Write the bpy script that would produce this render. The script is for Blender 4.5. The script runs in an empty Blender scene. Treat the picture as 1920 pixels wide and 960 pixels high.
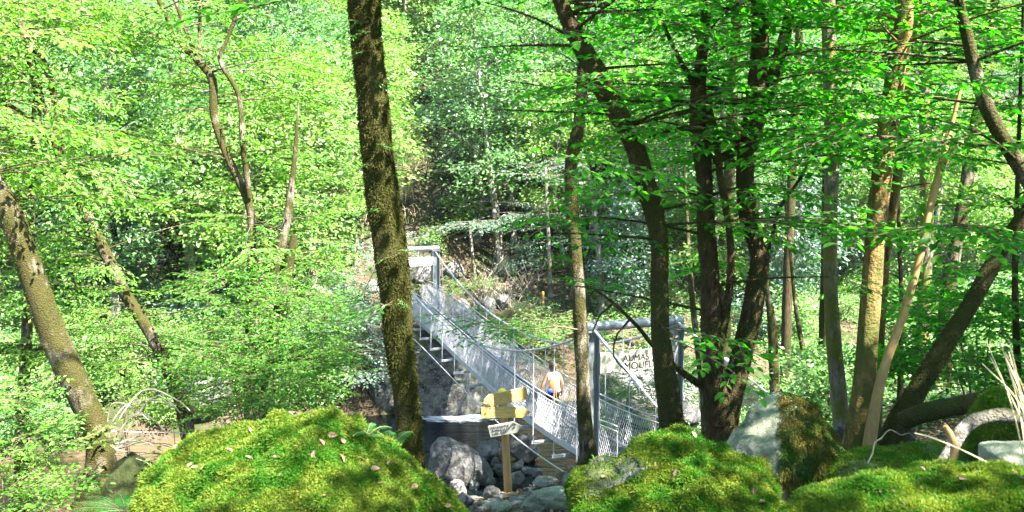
import bpy, bmesh, math, random
import numpy as np
from mathutils import Vector, Matrix

SEED = 11
HAZE = 0.00015
rng = np.random.default_rng(SEED)
random.seed(SEED)
sc = bpy.context.scene
COL = sc.collection

# ------------------------------------------------------------------ camera
F = 1800.0
CZ = 9.0
PITCH = math.atan(200 / F)
SP, CP = math.sin(PITCH), math.cos(PITCH)


def P(px, py, Y):
    a = (px - 960) / F
    b = -(py - 480) / F
    dy = CP + b * SP
    s = Y / dy
    return np.array([a * s, Y, CZ + (-SP + b * CP) * s])


def project(p):
    p = np.atleast_2d(p)
    x, y, z = p[:, 0], p[:, 1], p[:, 2] - CZ
    d = y * CP - z * SP
    d = np.where(d < 0.05, 0.05, d)
    up = y * SP + z * CP
    return 960 + F * x / d, 480 - F * up / d, d


cam = bpy.data.cameras.new("camera")
cam.sensor_width = 36.0
cam.lens = 36.0 * F / 1920.0
cam.clip_end = 600
cam.clip_start = 0.05
cam.dof.use_dof = True
cam.dof.focus_distance = 14.0
cam.dof.aperture_fstop = 5.0
camo = bpy.data.objects.new("camera", cam)
COL.objects.link(camo)
camo.location = (0, 0, CZ)
camo.rotation_euler = (math.pi / 2 - PITCH, 0, 0)
sc.camera = camo

# ------------------------------------------------------------------ noise


def _hash(ix, iy, iz, seed):
    h = (ix * 374761393 + iy * 668265263 + iz * 2147483647 + seed * 974711) & 0xFFFFFFFF
    h = ((h ^ (h >> 13)) * 1274126177) & 0xFFFFFFFF
    h = ((h ^ (h >> 16)) * 2246822519) & 0xFFFFFFFF
    return ((h ^ (h >> 15)) & 0xFFFF) / 65535.0


def vnoise(p, seed=0):
    p = np.asarray(p, dtype=np.float64)
    i = np.floor(p).astype(np.int64)
    f = p - i
    f = f * f * (3 - 2 * f)
    r = 0
    for dx in (0, 1):
        wx = f[:, 0] if dx else 1 - f[:, 0]
        for dy in (0, 1):
            wy = f[:, 1] if dy else 1 - f[:, 1]
            for dz in (0, 1):
                wz = f[:, 2] if dz else 1 - f[:, 2]
                r = r + wx * wy * wz * _hash(i[:, 0] + dx, i[:, 1] + dy, i[:, 2] + dz, seed)
    return r * 2 - 1


def fbm(p, oct=4, seed=0):
    p = np.asarray(p, dtype=np.float64)
    a, s, r = 1.0, 0.0, 0
    for o in range(oct):
        r = r + a * vnoise(p * (2.03 ** o) + 17.3 * o, seed + o)
        s += a
        a *= 0.5
    return r / s


# ------------------------------------------------------------------ mesh building
class MB:
    def __init__(self):
        self.v = []
        self.f = []
        self.n = 0

    def add(self, verts, faces, mat=0):
        verts = np.asarray(verts, dtype=np.float64).reshape(-1, 3)
        faces = np.asarray(faces, dtype=np.int64)
        if len(faces):
            self.f.append((faces + self.n, mat))
        self.v.append(verts)
        self.n += len(verts)

    def geo(self):
        return (np.concatenate(self.v), [(f, m) for f, m in self.f])

    def add_geo(self, geo, M=None, t=None):
        v, fs = geo
        if M is not None:
            v = v @ M.T
        if t is not None:
            v = v + t
        base = self.n
        self.v.append(v)
        self.n += len(v)
        for f, m in fs:
            self.f.append((f + base, m))

    def mesh(self, name, mats, smooth=False):
        me = bpy.data.meshes.new(name)
        if not self.v:
            return me
        v = np.concatenate(self.v)
        lv, ls, mi = [], [], []
        pos = 0
        for f, m in self.f:
            k = f.shape[1]
            lv.append(f.reshape(-1))
            ls.append(pos + np.arange(len(f)) * k)
            mi.append(np.full(len(f), m, dtype=np.int32))
            pos += f.size
        lv, ls, mi = np.concatenate(lv), np.concatenate(ls), np.concatenate(mi)
        me.vertices.add(len(v))
        me.vertices.foreach_set("co", v.astype(np.float32).reshape(-1))
        me.loops.add(len(lv))
        me.loops.foreach_set("vertex_index", lv.astype(np.int32))
        me.polygons.add(len(ls))
        me.polygons.foreach_set("loop_start", ls.astype(np.int32))
        me.polygons.foreach_set("material_index", mi)
        me.polygons.foreach_set("use_smooth", np.full(len(ls), smooth, dtype=bool))
        if not isinstance(mats, (list, tuple)):
            mats = [mats]
        for m in mats:
            me.materials.append(m)
        me.update(calc_edges=True)
        return me

    def build(self, name, mats, parent=None, smooth=False):
        return link(name, self.mesh(name, mats, smooth), parent)


def link(name, me, parent=None):
    o = bpy.data.objects.new(name, me)
    COL.objects.link(o)
    if parent is not None:
        o.parent = parent
    return o


def tag(o, label, cat, group=None, kind=None):
    if label:
        o["label"] = label
    if cat:
        o["category"] = cat
    if group:
        o["group"] = group
    if kind:
        o["kind"] = kind
    return o


def empty(name, label, cat, group=None):
    o = bpy.data.objects.new(name, None)
    COL.objects.link(o)
    o.empty_display_size = 0.1
    return tag(o, label, cat, group)


def unit(a):
    a = np.asarray(a, dtype=np.float64)
    return a / np.maximum(np.linalg.norm(a, axis=-1, keepdims=True), 1e-9)


def catmull(pts, step):
    """resample a polyline (N,k) with a Catmull-Rom spline, about STEP apart in the first three columns"""
    pts = np.asarray(pts, dtype=np.float64)
    q = np.vstack([2 * pts[0] - pts[1], pts, 2 * pts[-1] - pts[-2]])
    out = []
    for i in range(1, len(q) - 2):
        n = max(1, int(np.linalg.norm(q[i + 1, :3] - q[i, :3]) / step))
        t = (np.arange(n) / n)[:, None]
        p0, p1, p2, p3 = q[i - 1], q[i], q[i + 1], q[i + 2]
        out.append(0.5 * ((2 * p1) + (-p0 + p2) * t + (2 * p0 - 5 * p1 + 4 * p2 - p3) * t ** 2 + (-p0 + 3 * p1 - 3 * p2 + p3) * t ** 3))
    out.append(pts[-1:])
    return np.concatenate(out)


def tube(mb, pts, rad, sides=8, mat=0, lump=0.0, lscale=3.0, seed=0, cap=True, flute=0.0):
    pts = np.asarray(pts, dtype=np.float64)
    n = len(pts)
    rad = np.broadcast_to(np.asarray(rad, dtype=np.float64), (n,))
    T = unit(np.gradient(pts, axis=0))
    up = np.array([1.0, 0.13, 0.0]) if abs(T[0][0]) < 0.9 else np.array([0, 1.0, 0.2])
    N = np.zeros_like(T)
    N[0] = unit(up - T[0] * np.dot(up, T[0]))
    for i in range(1, n):
        v = N[i - 1] - T[i] * np.dot(N[i - 1], T[i])
        N[i] = unit(v)
    B = np.cross(T, N)
    a = np.linspace(0, 2 * math.pi, sides, endpoint=False)
    ring = N[:, None, :] * np.cos(a)[None, :, None] + B[:, None, :] * np.sin(a)[None, :, None]
    r = rad[:, None] * np.ones((1, sides))
    if lump > 0:
        q = (pts[:, None, :] + ring * rad[:, None, None] * 1.5).reshape(-1, 3)
        q = q * np.array([1, 1, 0.55]) * lscale
        r = r * (1 + lump * fbm(q, 3, seed).reshape(n, sides) * 1.6)
    if flute > 0:
        r = r * (1 + flute * np.sin(3 * a + 1.3 * seed)[None, :] * 0.5 + flute * np.sin(5 * a + seed)[None, :] * 0.4)
    v = (pts[:, None, :] + ring * r[:, :, None]).reshape(-1, 3)
    i = np.arange(n - 1)[:, None] * sides
    j = np.arange(sides)[None, :]
    k = (j + 1) % sides
    fs = np.stack([i + j, i + k, i + k + sides, i + j + sides], -1).reshape(-1, 4)
    mb.add(v, fs, mat)
    if cap:
        c = np.vstack([v[:sides], pts[:1]])
        mb.add(c, np.stack([(np.arange(sides) + 1) % sides, np.arange(sides), np.full(sides, sides)], -1), mat)
        c = np.vstack([v[-sides:], pts[-1:]])
        mb.add(c, np.stack([np.arange(sides), (np.arange(sides) + 1) % sides, np.full(sides, sides)], -1), mat)


def box(mb, c, ax, ay, az, mat=0, bev=0.0):
    """box about c with half-extent vectors ax, ay, az (bevelled edges when bev > 0)"""
    c, ax, ay, az = [np.asarray(q, dtype=np.float64) for q in (c, ax, ay, az)]
    bm = bmesh.new()
    bmesh.ops.create_cube(bm, size=2.0)
    M = np.stack([ax, ay, az], 1)
    for v in bm.verts:
        v.co = Vector(M @ np.array(v.co) + c)
    if bev > 0:
        bmesh.ops.bevel(bm, geom=list(bm.edges), offset=bev, segments=2, affect='EDGES', profile=0.5)
    add_bm(mb, bm, mat)


def add_bm(mb, bm, mat=0):
    bm.verts.index_update()
    bmesh.ops.recalc_face_normals(bm, faces=bm.faces)
    vs = np.array([v.co[:] for v in bm.verts])
    by = {}
    for f in bm.faces:
        by.setdefault(len(f.verts), []).append([v.index for v in f.verts])
    base = mb.n
    mb.v.append(vs)
    mb.n += len(vs)
    for k, fl in by.items():
        mb.f.append((np.array(fl, dtype=np.int64) + base, mat))
    bm.free()


def prism(mb, poly, thick, origin, ex, ey, mat=0):
    """extrude a 2D polygon (in the ex, ey plane at origin) backwards by thick along -(ex x ey)"""
    ex, ey = unit(ex), unit(ey)
    n = np.cross(ex, ey)
    bm = bmesh.new()
    fr = [bm.verts.new(Vector(origin + ex * x + ey * y)) for x, y in poly]
    bk = [bm.verts.new(Vector(origin + ex * x + ey * y - n * thick)) for x, y in poly]
    bm.faces.new(fr)
    bm.faces.new(bk[::-1])
    k = len(poly)
    for i in range(k):
        bm.faces.new([fr[i], bk[i], bk[(i + 1) % k], fr[(i + 1) % k]])
    bmesh.ops.bevel(bm, geom=list(bm.edges), offset=min(0.006, thick * 0.2), segments=1, affect='EDGES')
    add_bm(mb, bm, mat)


_ICO = {}


def ico(n):
    if n not in _ICO:
        bm = bmesh.new()
        bmesh.ops.create_icosphere(bm, subdivisions=n, radius=1.0)
        bm.verts.index_update()
        v = np.array([q.co[:] for q in bm.verts])
        f = np.array([[q.index for q in fc.verts] for fc in bm.faces])
        bm.free()
        _ICO[n] = (v, f)
    return _ICO[n]


# ------------------------------------------------------------------ materials
def mat_new(name):
    m = bpy.data.materials.new(name)
    m.use_nodes = True
    nt = m.node_tree
    for n in list(nt.nodes):
        nt.nodes.remove(n)
    out = nt.nodes.new("ShaderNodeOutputMaterial")
    return m, nt, out


def nd(nt, typ, **kw):
    n = nt.nodes.new(typ)
    for k, v in kw.items():
        if k in n.inputs:
            n.inputs[k].default_value = v
        else:
            setattr(n, k, v)
    return n


def mixc(nt, fac, a, b):
    n = nt.nodes.new("ShaderNodeMix")
    n.data_type = 'RGBA'
    for s, v in ((n.inputs[0], fac), (n.inputs[6], a), (n.inputs[7], b)):
        if hasattr(v, "is_linked"):
            nt.links.new(v, s)
        elif isinstance(v, tuple):
            s.default_value = (v[0], v[1], v[2], 1)
        else:
            s.default_value = v
    return n.outputs[2]


def noise(nt, scale, detail=4, rough=0.55, vec=None, out="Fac"):
    n = nt.nodes.new("ShaderNodeTexNoise")
    n.inputs["Scale"].default_value = scale
    n.inputs["Detail"].default_value = detail
    n.inputs["Roughness"].default_value = rough
    if vec is not None:
        nt.links.new(vec, n.inputs["Vector"])
    return n.outputs[out]


def ramp(nt, fac, stops):
    n = nt.nodes.new("ShaderNodeValToRGB")
    cr = n.color_ramp
    while len(cr.elements) > 1:
        cr.elements.remove(cr.elements[-1])
    for i, (p, c) in enumerate(stops):
        e = cr.elements[0] if i == 0 else cr.elements.new(p)
        e.position = p
        e.color = (c[0], c[1], c[2], 1) if isinstance(c, tuple) else (c, c, c, 1)
    nt.links.new(fac, n.inputs[0])
    return n.outputs[0]


def objcoord(nt, scale=(1, 1, 1), geo=False):
    if geo:
        t = nt.nodes.new("ShaderNodeNewGeometry").outputs["Position"]
    else:
        t = nt.nodes.new("ShaderNodeTexCoord").outputs["Object"]
    m = nt.nodes.new("ShaderNodeMapping")
    m.inputs["Scale"].default_value = scale
    nt.links.new(t, m.inputs["Vector"])
    return m.outputs[0]


def bump(nt, h, strength, dist=0.02):
    b = nt.nodes.new("ShaderNodeBump")
    b.inputs["Strength"].default_value = strength
    b.inputs["Distance"].default_value = dist
    nt.links.new(h, b.inputs["Height"])
    return b.outputs[0]


def principled(nt, out, color, rough=0.8, spec=0.3, metallic=0.0, normal=None):
    p = nt.nodes.new("ShaderNodeBsdfPrincipled")
    if isinstance(color, tuple):
        p.inputs["Base Color"].default_value = (*color, 1)
    else:
        nt.links.new(color, p.inputs["Base Color"])
    if hasattr(rough, "is_linked"):
        nt.links.new(rough, p.inputs["Roughness"])
    else:
        p.inputs["Roughness"].default_value = rough
    p.inputs["Specular IOR Level"].default_value = spec
    p.inputs["Metallic"].default_value = metallic
    if normal is not None:
        nt.links.new(normal, p.inputs["Normal"])
    if out is not None:
        nt.links.new(p.outputs[0], out.inputs[0])
    return p


def leaf_mat(name, c1, c2, trans=0.45, tmul=(1.5, 1.9, 0.7), rough=0.42, spec=0.5, clump=0.0, c3=None, cscale=0.7):
    m, nt, out = mat_new(name)
    g = nt.nodes.new("ShaderNodeNewGeometry")
    col = mixc(nt, g.outputs["Random Per Island"], c1, c2)
    if clump > 0:
        oi = nt.nodes.new("ShaderNodeObjectInfo")
        f = noise(nt, cscale, 3, 0.55, objcoord(nt, geo=True))
        col = mixc(nt, ramp(nt, f, [(0.42, 0.0), (0.62, clump)]), col, c3 or c2)
    p = principled(nt, None, col, rough, spec)
    tr = nt.nodes.new("ShaderNodeBsdfTranslucent")
    mul = nt.nodes.new("ShaderNodeMix")
    mul.data_type = 'RGBA'
    mul.blend_type = 'MULTIPLY'
    mul.clamp_result = False
    mul.inputs[0].default_value = 1.0
    nt.links.new(col, mul.inputs[6])
    mul.inputs[7].default_value = (*tmul, 1)
    nt.links.new(mul.outputs[2], tr.inputs[0])
    mx = nt.nodes.new("ShaderNodeMixShader")
    mx.inputs[0].default_value = trans
    nt.links.new(p.outputs[0], mx.inputs[1])
    nt.links.new(tr.outputs[0], mx.inputs[2])
    nt.links.new(mx.outputs[0], out.inputs[0])
    return m


def bark_mat(name, dark, light, moss, moss_amt=0.5, sc_=9.0, smooth=False):
    m, nt, out = mat_new(name)
    v = objcoord(nt, (1, 1, 0.28))
    n1 = noise(nt, sc_ * 2.2, 6, 0.65, v)
    n2 = noise(nt, 2.2, 4, 0.6, objcoord(nt))
    n3 = noise(nt, sc_ * 7, 3, 0.6, objcoord(nt))
    col = mixc(nt, ramp(nt, n1, [(0.36, 0.0), (0.62, 1.0)]), dark, light)
    lo = 0.62 - moss_amt * 0.35
    mo = mixc(nt, n3, tuple(c * 0.6 for c in moss), tuple(c * 1.4 for c in moss))
    col = mixc(nt, ramp(nt, n2, [(lo - 0.08, 0.0), (lo + 0.1, 1.0)]), col, mo)
    h = nt.nodes.new("ShaderNodeMath")
    h.operation = 'ADD'
    nt.links.new(n1, h.inputs[0])
    nt.links.new(n3, h.inputs[1])
    principled(nt, out, col, 0.9, 0.2, normal=bump(nt, h.outputs[0], 0.6 if smooth else 1.0, 0.05))
    return m


def rock_mat(name, dark, light, moss=None, lichen=0.3, wet=False):
    m, nt, out = mat_new(name)
    v = objcoord(nt, geo=True)
    n1 = noise(nt, 2.6, 8, 0.65, v)
    n2 = noise(nt, 14, 6, 0.7, v)
    n4 = noise(nt, 5, 5, 0.6, objcoord(nt, (1, 1, 3), geo=True))
    col = mixc(nt, ramp(nt, n1, [(0.36, 0.0), (0.62, 1.0)]), dark, light)
    col = mixc(nt, ramp(nt, n2, [(0.5, 0.0), (0.66, lichen)]), col, (0.30, 0.285, 0.25))
    col = mixc(nt, ramp(nt, n4, [(0.3, 0.75), (0.42, 0.0)]), col, (0.025, 0.024, 0.022))
    if moss:
        g = nt.nodes.new("ShaderNodeNewGeometry")
        sx = nt.nodes.new("ShaderNodeSeparateXYZ")
        nt.links.new(g.outputs["Normal"], sx.inputs[0])
        ad = nt.nodes.new("ShaderNodeMath")
        ad.operation = 'MULTIPLY_ADD'
        nt.links.new(sx.outputs[2], ad.inputs[0])
        ad.inputs[1].default_value = 0.22
        nt.links.new(n1, ad.inputs[2])
        col = mixc(nt, ramp(nt, ad.outputs[0], [(0.62, 0.0), (0.7, 0.9)]), col, moss)
    hh = nt.nodes.new("ShaderNodeMath")
    hh.operation = 'MULTIPLY_ADD'
    nt.links.new(n2, hh.inputs[0])
    hh.inputs[1].default_value = 0.5
    nt.links.new(n1, hh.inputs[2])
    principled(nt, out, col, 0.35 if wet else 0.85, 0.5 if wet else 0.3, normal=bump(nt, hh.outputs[0], 0.9, 0.08))
    return m


def plain_mat(name, c, rough=0.6, metallic=0.0, var=0.15, scale=20, spec=0.4, stretch=(1, 1, 1)):
    m, nt, out = mat_new(name)
    n = noise(nt, scale, 5, 0.6, objcoord(nt, stretch))
    a = tuple(x * (1 - var) for x in c)
    b = tuple(min(1, x * (1 + var)) for x in c)
    col = mixc(nt, ramp(nt, n, [(0.3, 0.0), (0.7, 1.0)]), a, b)
    principled(nt, out, col, rough, spec, metallic, bump(nt, n, 0.15, 0.01))
    return m


# foliage colours (albedo 0.04 to 0.12)
LEAF_SHADE = leaf_mat("leaf_shaded", (0.010, 0.085, 0.005), (0.065, 0.215, 0.012), 0.58, (1.7, 3.0, 0.55), 0.5, 0.3)  # near right foliage, its shade worked into a deeper green
LEAF_SUN = leaf_mat("leaf_sunlit", (0.05, 0.175, 0.014), (0.145, 0.275, 0.035), 0.45, (1.6, 1.8, 0.5), 0.5, 0.3, clump=0.5, c3=(0.06, 0.18, 0.03))  # same kind of foliage, sunlight put into a brighter yellow green
LEAF_BUSH = leaf_mat("leaf_bush", (0.03, 0.14, 0.012), (0.11, 0.23, 0.025), 0.45, (1.4, 1.9, 0.6), 0.5, 0.3, clump=0.4, c3=(0.04, 0.15, 0.02))
LEAF_OAK = leaf_mat("leaf_oak", (0.04, 0.15, 0.02), (0.06, 0.20, 0.025), 0.5, (1.5, 2.0, 0.6))
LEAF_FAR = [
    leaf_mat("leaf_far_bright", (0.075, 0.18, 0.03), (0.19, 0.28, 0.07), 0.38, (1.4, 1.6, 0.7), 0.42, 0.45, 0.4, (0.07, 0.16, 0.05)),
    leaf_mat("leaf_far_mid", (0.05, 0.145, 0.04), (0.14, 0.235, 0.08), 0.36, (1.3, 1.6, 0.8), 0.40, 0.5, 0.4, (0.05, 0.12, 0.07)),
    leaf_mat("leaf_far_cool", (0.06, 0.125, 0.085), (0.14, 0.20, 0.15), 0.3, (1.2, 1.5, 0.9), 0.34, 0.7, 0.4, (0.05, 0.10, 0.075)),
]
LEAF_GROUND = leaf_mat("leaf_ground", (0.07, 0.18, 0.035), (0.17, 0.26, 0.09), 0.35, (1.3, 1.6, 0.8), 0.38, 0.6)
FERN = leaf_mat("fern_leaf", (0.012, 0.085, 0.012), (0.03, 0.13, 0.015), 0.4, (1.4, 1.8, 0.6), 0.6, 0.2)
MOSS = leaf_mat("moss_strand", (0.045, 0.105, 0.006), (0.185, 0.215, 0.030), 0.45, (1.5, 1.5, 0.5), 0.7, 0.2, 0.8, (0.014, 0.11, 0.004), 6.0)
MOSS_BARK = leaf_mat("moss_on_bark", (0.016, 0.022, 0.0015), (0.052, 0.052, 0.004), 0.35, (1.5, 1.4, 0.5), 0.7, 0.2)
MOSS_BROWN = leaf_mat("moss_hanging", (0.07, 0.045, 0.010), (0.11, 0.11, 0.014), 0.35, (1.4, 1.3, 0.6), 0.7, 0.2, 0.9, (0.03, 0.085, 0.008), 3.5)
DEADLEAF = leaf_mat("dead_leaf", (0.09, 0.045, 0.022), (0.25, 0.17, 0.12), 0.2, (1, 1, 1), 0.6, 0.3)
STRAW = plain_mat("straw", (0.50, 0.42, 0.24), 0.6, 0, 0.2, 30)

TWIG = plain_mat("twig_bark", (0.09, 0.065, 0.04), 0.85, 0, 0.3, 30)
DEADWOOD = plain_mat("dead_wood", (0.19, 0.16, 0.13), 0.8, 0, 0.35, 14)
PALEWOOD = bark_mat("pale_branch_bark", (0.035, 0.028, 0.022), (0.30, 0.265, 0.24), (0.05, 0.05, 0.02), 0.35, 9)
ORANGEWOOD = plain_mat("bare_snapped_wood", (0.22, 0.135, 0.05), 0.7, 0, 0.25, 25, stretch=(1, 1, 0.3))
BARK_MOSSY = bark_mat("bark_mossy", (0.016, 0.010, 0.006), (0.055, 0.035, 0.018), (0.036, 0.035, 0.004), 0.8)
BARK_DARK = bark_mat("bark_dark", (0.014, 0.010, 0.006), (0.095, 0.056, 0.028), (0.034, 0.036, 0.006), 0.5)
BARK_YELLOW = bark_mat("bark_stripped", (0.03, 0.018, 0.008), (0.25, 0.155, 0.055), (0.07, 0.07, 0.015), 0.35, 5, True)
BARK_GREY = bark_mat("bark_grey", (0.07, 0.065, 0.05), (0.26, 0.23, 0.18), (0.13, 0.13, 0.03), 0.45)
BARK_PATCH = bark_mat("bark_patchy", (0.018, 0.012, 0.008), (0.26, 0.215, 0.165), (0.042, 0.038, 0.008), 0.6, 7)
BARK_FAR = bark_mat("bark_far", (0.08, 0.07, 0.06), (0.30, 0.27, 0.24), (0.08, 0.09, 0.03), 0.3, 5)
ROCK_GREY = rock_mat("river_rock", (0.02, 0.02, 0.021), (0.11, 0.106, 0.105), None, 0.35)
ROCK_MOSS = rock_mat("bank_rock", (0.012, 0.012, 0.011), (0.16, 0.152, 0.138), (0.035, 0.05, 0.008), 0.6)
ROCK_CRAG = rock_mat("crag_rock", (0.012, 0.012, 0.010), (0.05, 0.046, 0.038), (0.03, 0.034, 0.006), 0.1)
ROCK_DARK = rock_mat("wet_rock", (0.03, 0.03, 0.032), (0.13, 0.125, 0.12), None, 0.25, True)
ROCK_PALE = rock_mat("pale_cobble", (0.06, 0.055, 0.05), (0.19, 0.175, 0.16), None, 0.5)
ROCK_LICHEN = rock_mat("lichen_rock", (0.09, 0.10, 0.065), (0.20, 0.21, 0.15), None, 0.6)
BOULDER_BASE = rock_mat("mossy_boulder_rock", (0.035, 0.045, 0.012), (0.06, 0.085, 0.015), None, 0.0)
STEEL = plain_mat("galvanised_steel", (0.17, 0.185, 0.20), 0.5, 0.15, 0.12, 8)
STEEL_LIGHT = plain_mat("galvanised_wire", (0.34, 0.345, 0.37), 0.5, 0.1, 0.1, 8)
DECKM = None
SIGNWOOD = plain_mat("sign_board_pale", (0.42, 0.38, 0.30), 0.7, 0, 0.12, 10, stretch=(1, 1, 8))
SIGNPINE = plain_mat("sign_board_pine", (0.40, 0.265, 0.085), 0.65, 0, 0.30, 7, stretch=(1, 1, 9))
POSTWOOD = plain_mat("post_pine", (0.32, 0.19, 0.07), 0.7, 0, 0.25, 12, stretch=(1, 1, 0.15))
INK = plain_mat("black_lettering", (0.02, 0.02, 0.02), 0.6)
YELLOW = plain_mat("yellow_paint", (0.75, 0.50, 0.03), 0.5, 0, 0.08)


def deck_mat():
    m, nt, out = mat_new("bridge_deck_metal")
    v = objcoord(nt, geo=True)
    n = noise(nt, 2.5, 5, 0.6, v)
    n2 = noise(nt, 40, 3, 0.6, v)
    col = mixc(nt, n, (0.035, 0.035, 0.042), (0.085, 0.082, 0.095))
    col = mixc(nt, ramp(nt, n2, [(0.5, 0.0), (0.66, 0.7)]), col, (0.03, 0.028, 0.027))
    principled(nt, out, col, 0.5, 0.5, 0.25, bump(nt, n2, 0.3, 0.01))
    return m


DECKM = deck_mat()

# ------------------------------------------------------------------ terrain
AX = np.array([-0.362, 0.932])
AT = np.array([0.932, 0.362])
B0 = np.array([2.58, 19.9])
BUMPS = []  # (x, y, dz, radius)


def H0(x, y):
    x, y = np.asarray(x, dtype=np.float64), np.asarray(y, dtype=np.float64)
    u = (y - 29.5 - 0.39 * x + 0.5 * np.sin(x * 0.25)) / 1.073
    v = -u - 3.3 - 9.0 * np.clip((-x - 4.6) / 1.4, 0, 1) * np.clip((y - 6) / 5, 0, 1)
    near = np.interp(v, [-6, -2, 0, 1.7, 3.6, 6.6, 10.2, 14.9, 19.5, 24.2, 45], [-1.1, -0.9, -0.25, -0.05, 0.35, 1.75, 3.45, 4.85, 6.7, 7.35, 9.0])
    near = near + np.clip((x - 3.5) / 4.0, 0, 1) * np.interp(v, [0, 4, 10, 17, 22], [0.0, 1.5, 1.3, 0.5, 0.3])
    w = u - 3.3
    far = np.interp(w, [-6, -2, 0, 1.5, 4.5, 8.5, 13, 25, 40, 90], [-1.1, -0.9, -0.05, 0.9, 1.9, 2.3, 5.0, 13.5, 24, 56])
    return np.maximum(near, far)


def H(x, y):
    x, y = np.atleast_1d(np.asarray(x, dtype=np.float64)), np.atleast_1d(np.asarray(y, dtype=np.float64))
    h = H0(x, y)
    p = np.stack([x, y, np.zeros_like(x)], -1)
    slope_amp = np.clip((y - 40) / 20, 0, 1)
    h = h + 0.16 * fbm(p * 0.7, 4, 3) + slope_amp * 1.6 * fbm(p * 0.16, 3, 9)
    for bx, by, dz, r in BUMPS:
        h = h + dz * np.exp(-((x - bx) ** 2 + (y - by) ** 2) / r ** 2)
    return h


def anchor(p, r, down=0.05):
    """raise or lower the ground so that it passes just under p"""
    z = H(p[0], p[1])[0]
    BUMPS.append((p[0], p[1], p[2] - down - z, r))


# ------------------------------------------------------------------ leaves and sprays
def leaf_geo(mb, pos, d, nrm, ln, wr=0.55, mat=0, simple=False):
    d = unit(d)
    s = unit(np.cross(nrm, d))
    n = np.cross(d, s)
    L = np.asarray(ln)[:, None]
    W = L * wr
    if simple:
        v = np.stack([pos, pos + d * L * 0.45 + s * W * 0.5, pos + d * L, pos + d * L * 0.45 - s * W * 0.5], 1)
        m = len(pos)
        f = np.arange(m)[:, None] * 4 + np.array([[0, 3, 2, 1]])
        mb.add(v.reshape(-1, 3), f, mat)
        return
    up = n * W * 0.16
    v = np.stack([
        pos,
        pos + d * L * 0.30 + s * W * 0.47 + up,
        pos + d * L * 0.68 + s * W * 0.38 + up * 0.8,
        pos + d * L - n * L * 0.06,
        pos + d * L * 0.68 - s * W * 0.38 + up * 0.8,
        pos + d * L * 0.30 - s * W * 0.47 + up], 1)
    m = len(pos)
    b = np.arange(m)[:, None] * 6
    f = np.concatenate([b + np.array([[0, 3, 2, 1]]), b + np.array([[0, 5, 4, 3]])])
    mb.add(v.reshape(-1, 3), f, mat)


def spray_proto(L, l0, seed, wr=0.55, gap=0.17, jit=0.30, droop=0.12, dens=1.0, simple=False):
    """a flat leafy branchlet growing along +X (leaves: material 0, twigs: material 1)"""
    r = np.random.default_rng(seed)
    mb = MB()
    n = 9
    t = np.linspace(0, 1, n)
    main = np.stack([t * L, 0.06 * L * np.sin(t * 3 + r.uniform(0, 6)), -droop * L * t ** 2], -1)
    tube(mb, main, np.interp(t, [0, 1], [0.008, 0.0025]) * (L / 1.2), 4, 1, cap=False)
    pos, dirs, lens = [], [], []

    def along(path, spacing, l):
        seg = np.linalg.norm(np.diff(path, axis=0), axis=1)
        c = np.concatenate([[0], np.cumsum(seg)])
        k = max(2, int(c[-1] / spacing))
        sgn = 1 if r.random() < 0.5 else -1
        for i in range(1, k + 1):
            if r.random() > dens:
                continue
            s = c[-1] * i / k
            p = np.array([np.interp(s, c, path[:, a]) for a in range(3)])
            j = min(len(path) - 2, np.searchsorted(c, s) - 1)
            d = unit(path[j + 1] - path[j])
            sgn = -sgn
            a = sgn * r.uniform(0.5, 1.05) if i < k else r.uniform(-.2, .2)
            dd = np.array([d[0] * math.cos(a) - d[1] * math.sin(a), d[0] * math.sin(a) + d[1] * math.cos(a), d[2] - r.uniform(0, .25)])
            pos.append(p + r.normal(0, 0.006, 3))
            dirs.append(dd)
            lens.append(l * r.uniform(0.65, 1.15))

    sgn = 1
    s = gap * 0.8
    while s < L * 0.97:
        p = np.array([np.interp(s / L, t, main[:, a]) for a in range(3)])
        ls = (0.50 * L * (1 - s / L) ** 0.7 + 0.08) * r.uniform(0.7, 1.15)
        a = sgn * r.uniform(0.65, 1.0)
        tt = np.linspace(0, 1, 5)
        path = p + np.stack([ls * tt * math.cos(a), ls * tt * math.sin(a), -droop * ls * tt ** 2 + 0.02 * np.sin(tt * 4 + s * 9)], -1)
        path[:, 0] += 0.12 * ls * tt ** 2
        tube(mb, path, np.interp(tt, [0, 1], [0.004, 0.0015]), 3, 1, cap=False)
        along(path, l0 * 0.62, l0)
        sgn = -sgn
        s += gap * r.uniform(0.7, 1.25)
    along(main, l0 * 0.9, l0)
    pos, dirs, lens = np.array(pos), np.array(dirs), np.array(lens)
    nr = np.array([0, 0, 1.0]) + r.normal(0, jit, (len(pos), 3))
    leaf_geo(mb, pos, dirs, nr, lens, wr, 0, simple)
    return mb.geo()


def rot(az, tilt, roll):
    ca, sa = math.cos(az), math.sin(az)
    ct, st = math.cos(tilt), math.sin(tilt)
    cr, sr = math.cos(roll), math.sin(roll)
    Rz = np.array([[ca, -sa, 0], [sa, ca, 0], [0, 0, 1]])
    Ry = np.array([[ct, 0, -st], [0, 1, 0], [st, 0, ct]])
    Rx = np.array([[1, 0, 0], [0, cr, -sr], [0, sr, cr]])
    return Rz @ Ry @ Rx


SPR_FG = [spray_proto(1.1, 0.098, 100 + i, 0.58, 0.20) for i in range(7)]
SPR_MID = [spray_proto(1.25, 0.105, 200 + i, 0.52, 0.20, 0.42) for i in range(7)]
SPR_BUSH = [spray_proto(0.8, 0.075, 300 + i, 0.52, 0.15, 0.45, -0.05) for i in range(5)]
SPR_TOP = [spray_proto(1.5, 0.125, 400 + i, 0.6, 0.24, 0.4, simple=True) for i in range(4)]
SPR_OAK = [spray_proto(0.7, 0.085, 500 + i, 0.55, 0.15, 0.5) for i in range(4)]


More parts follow.
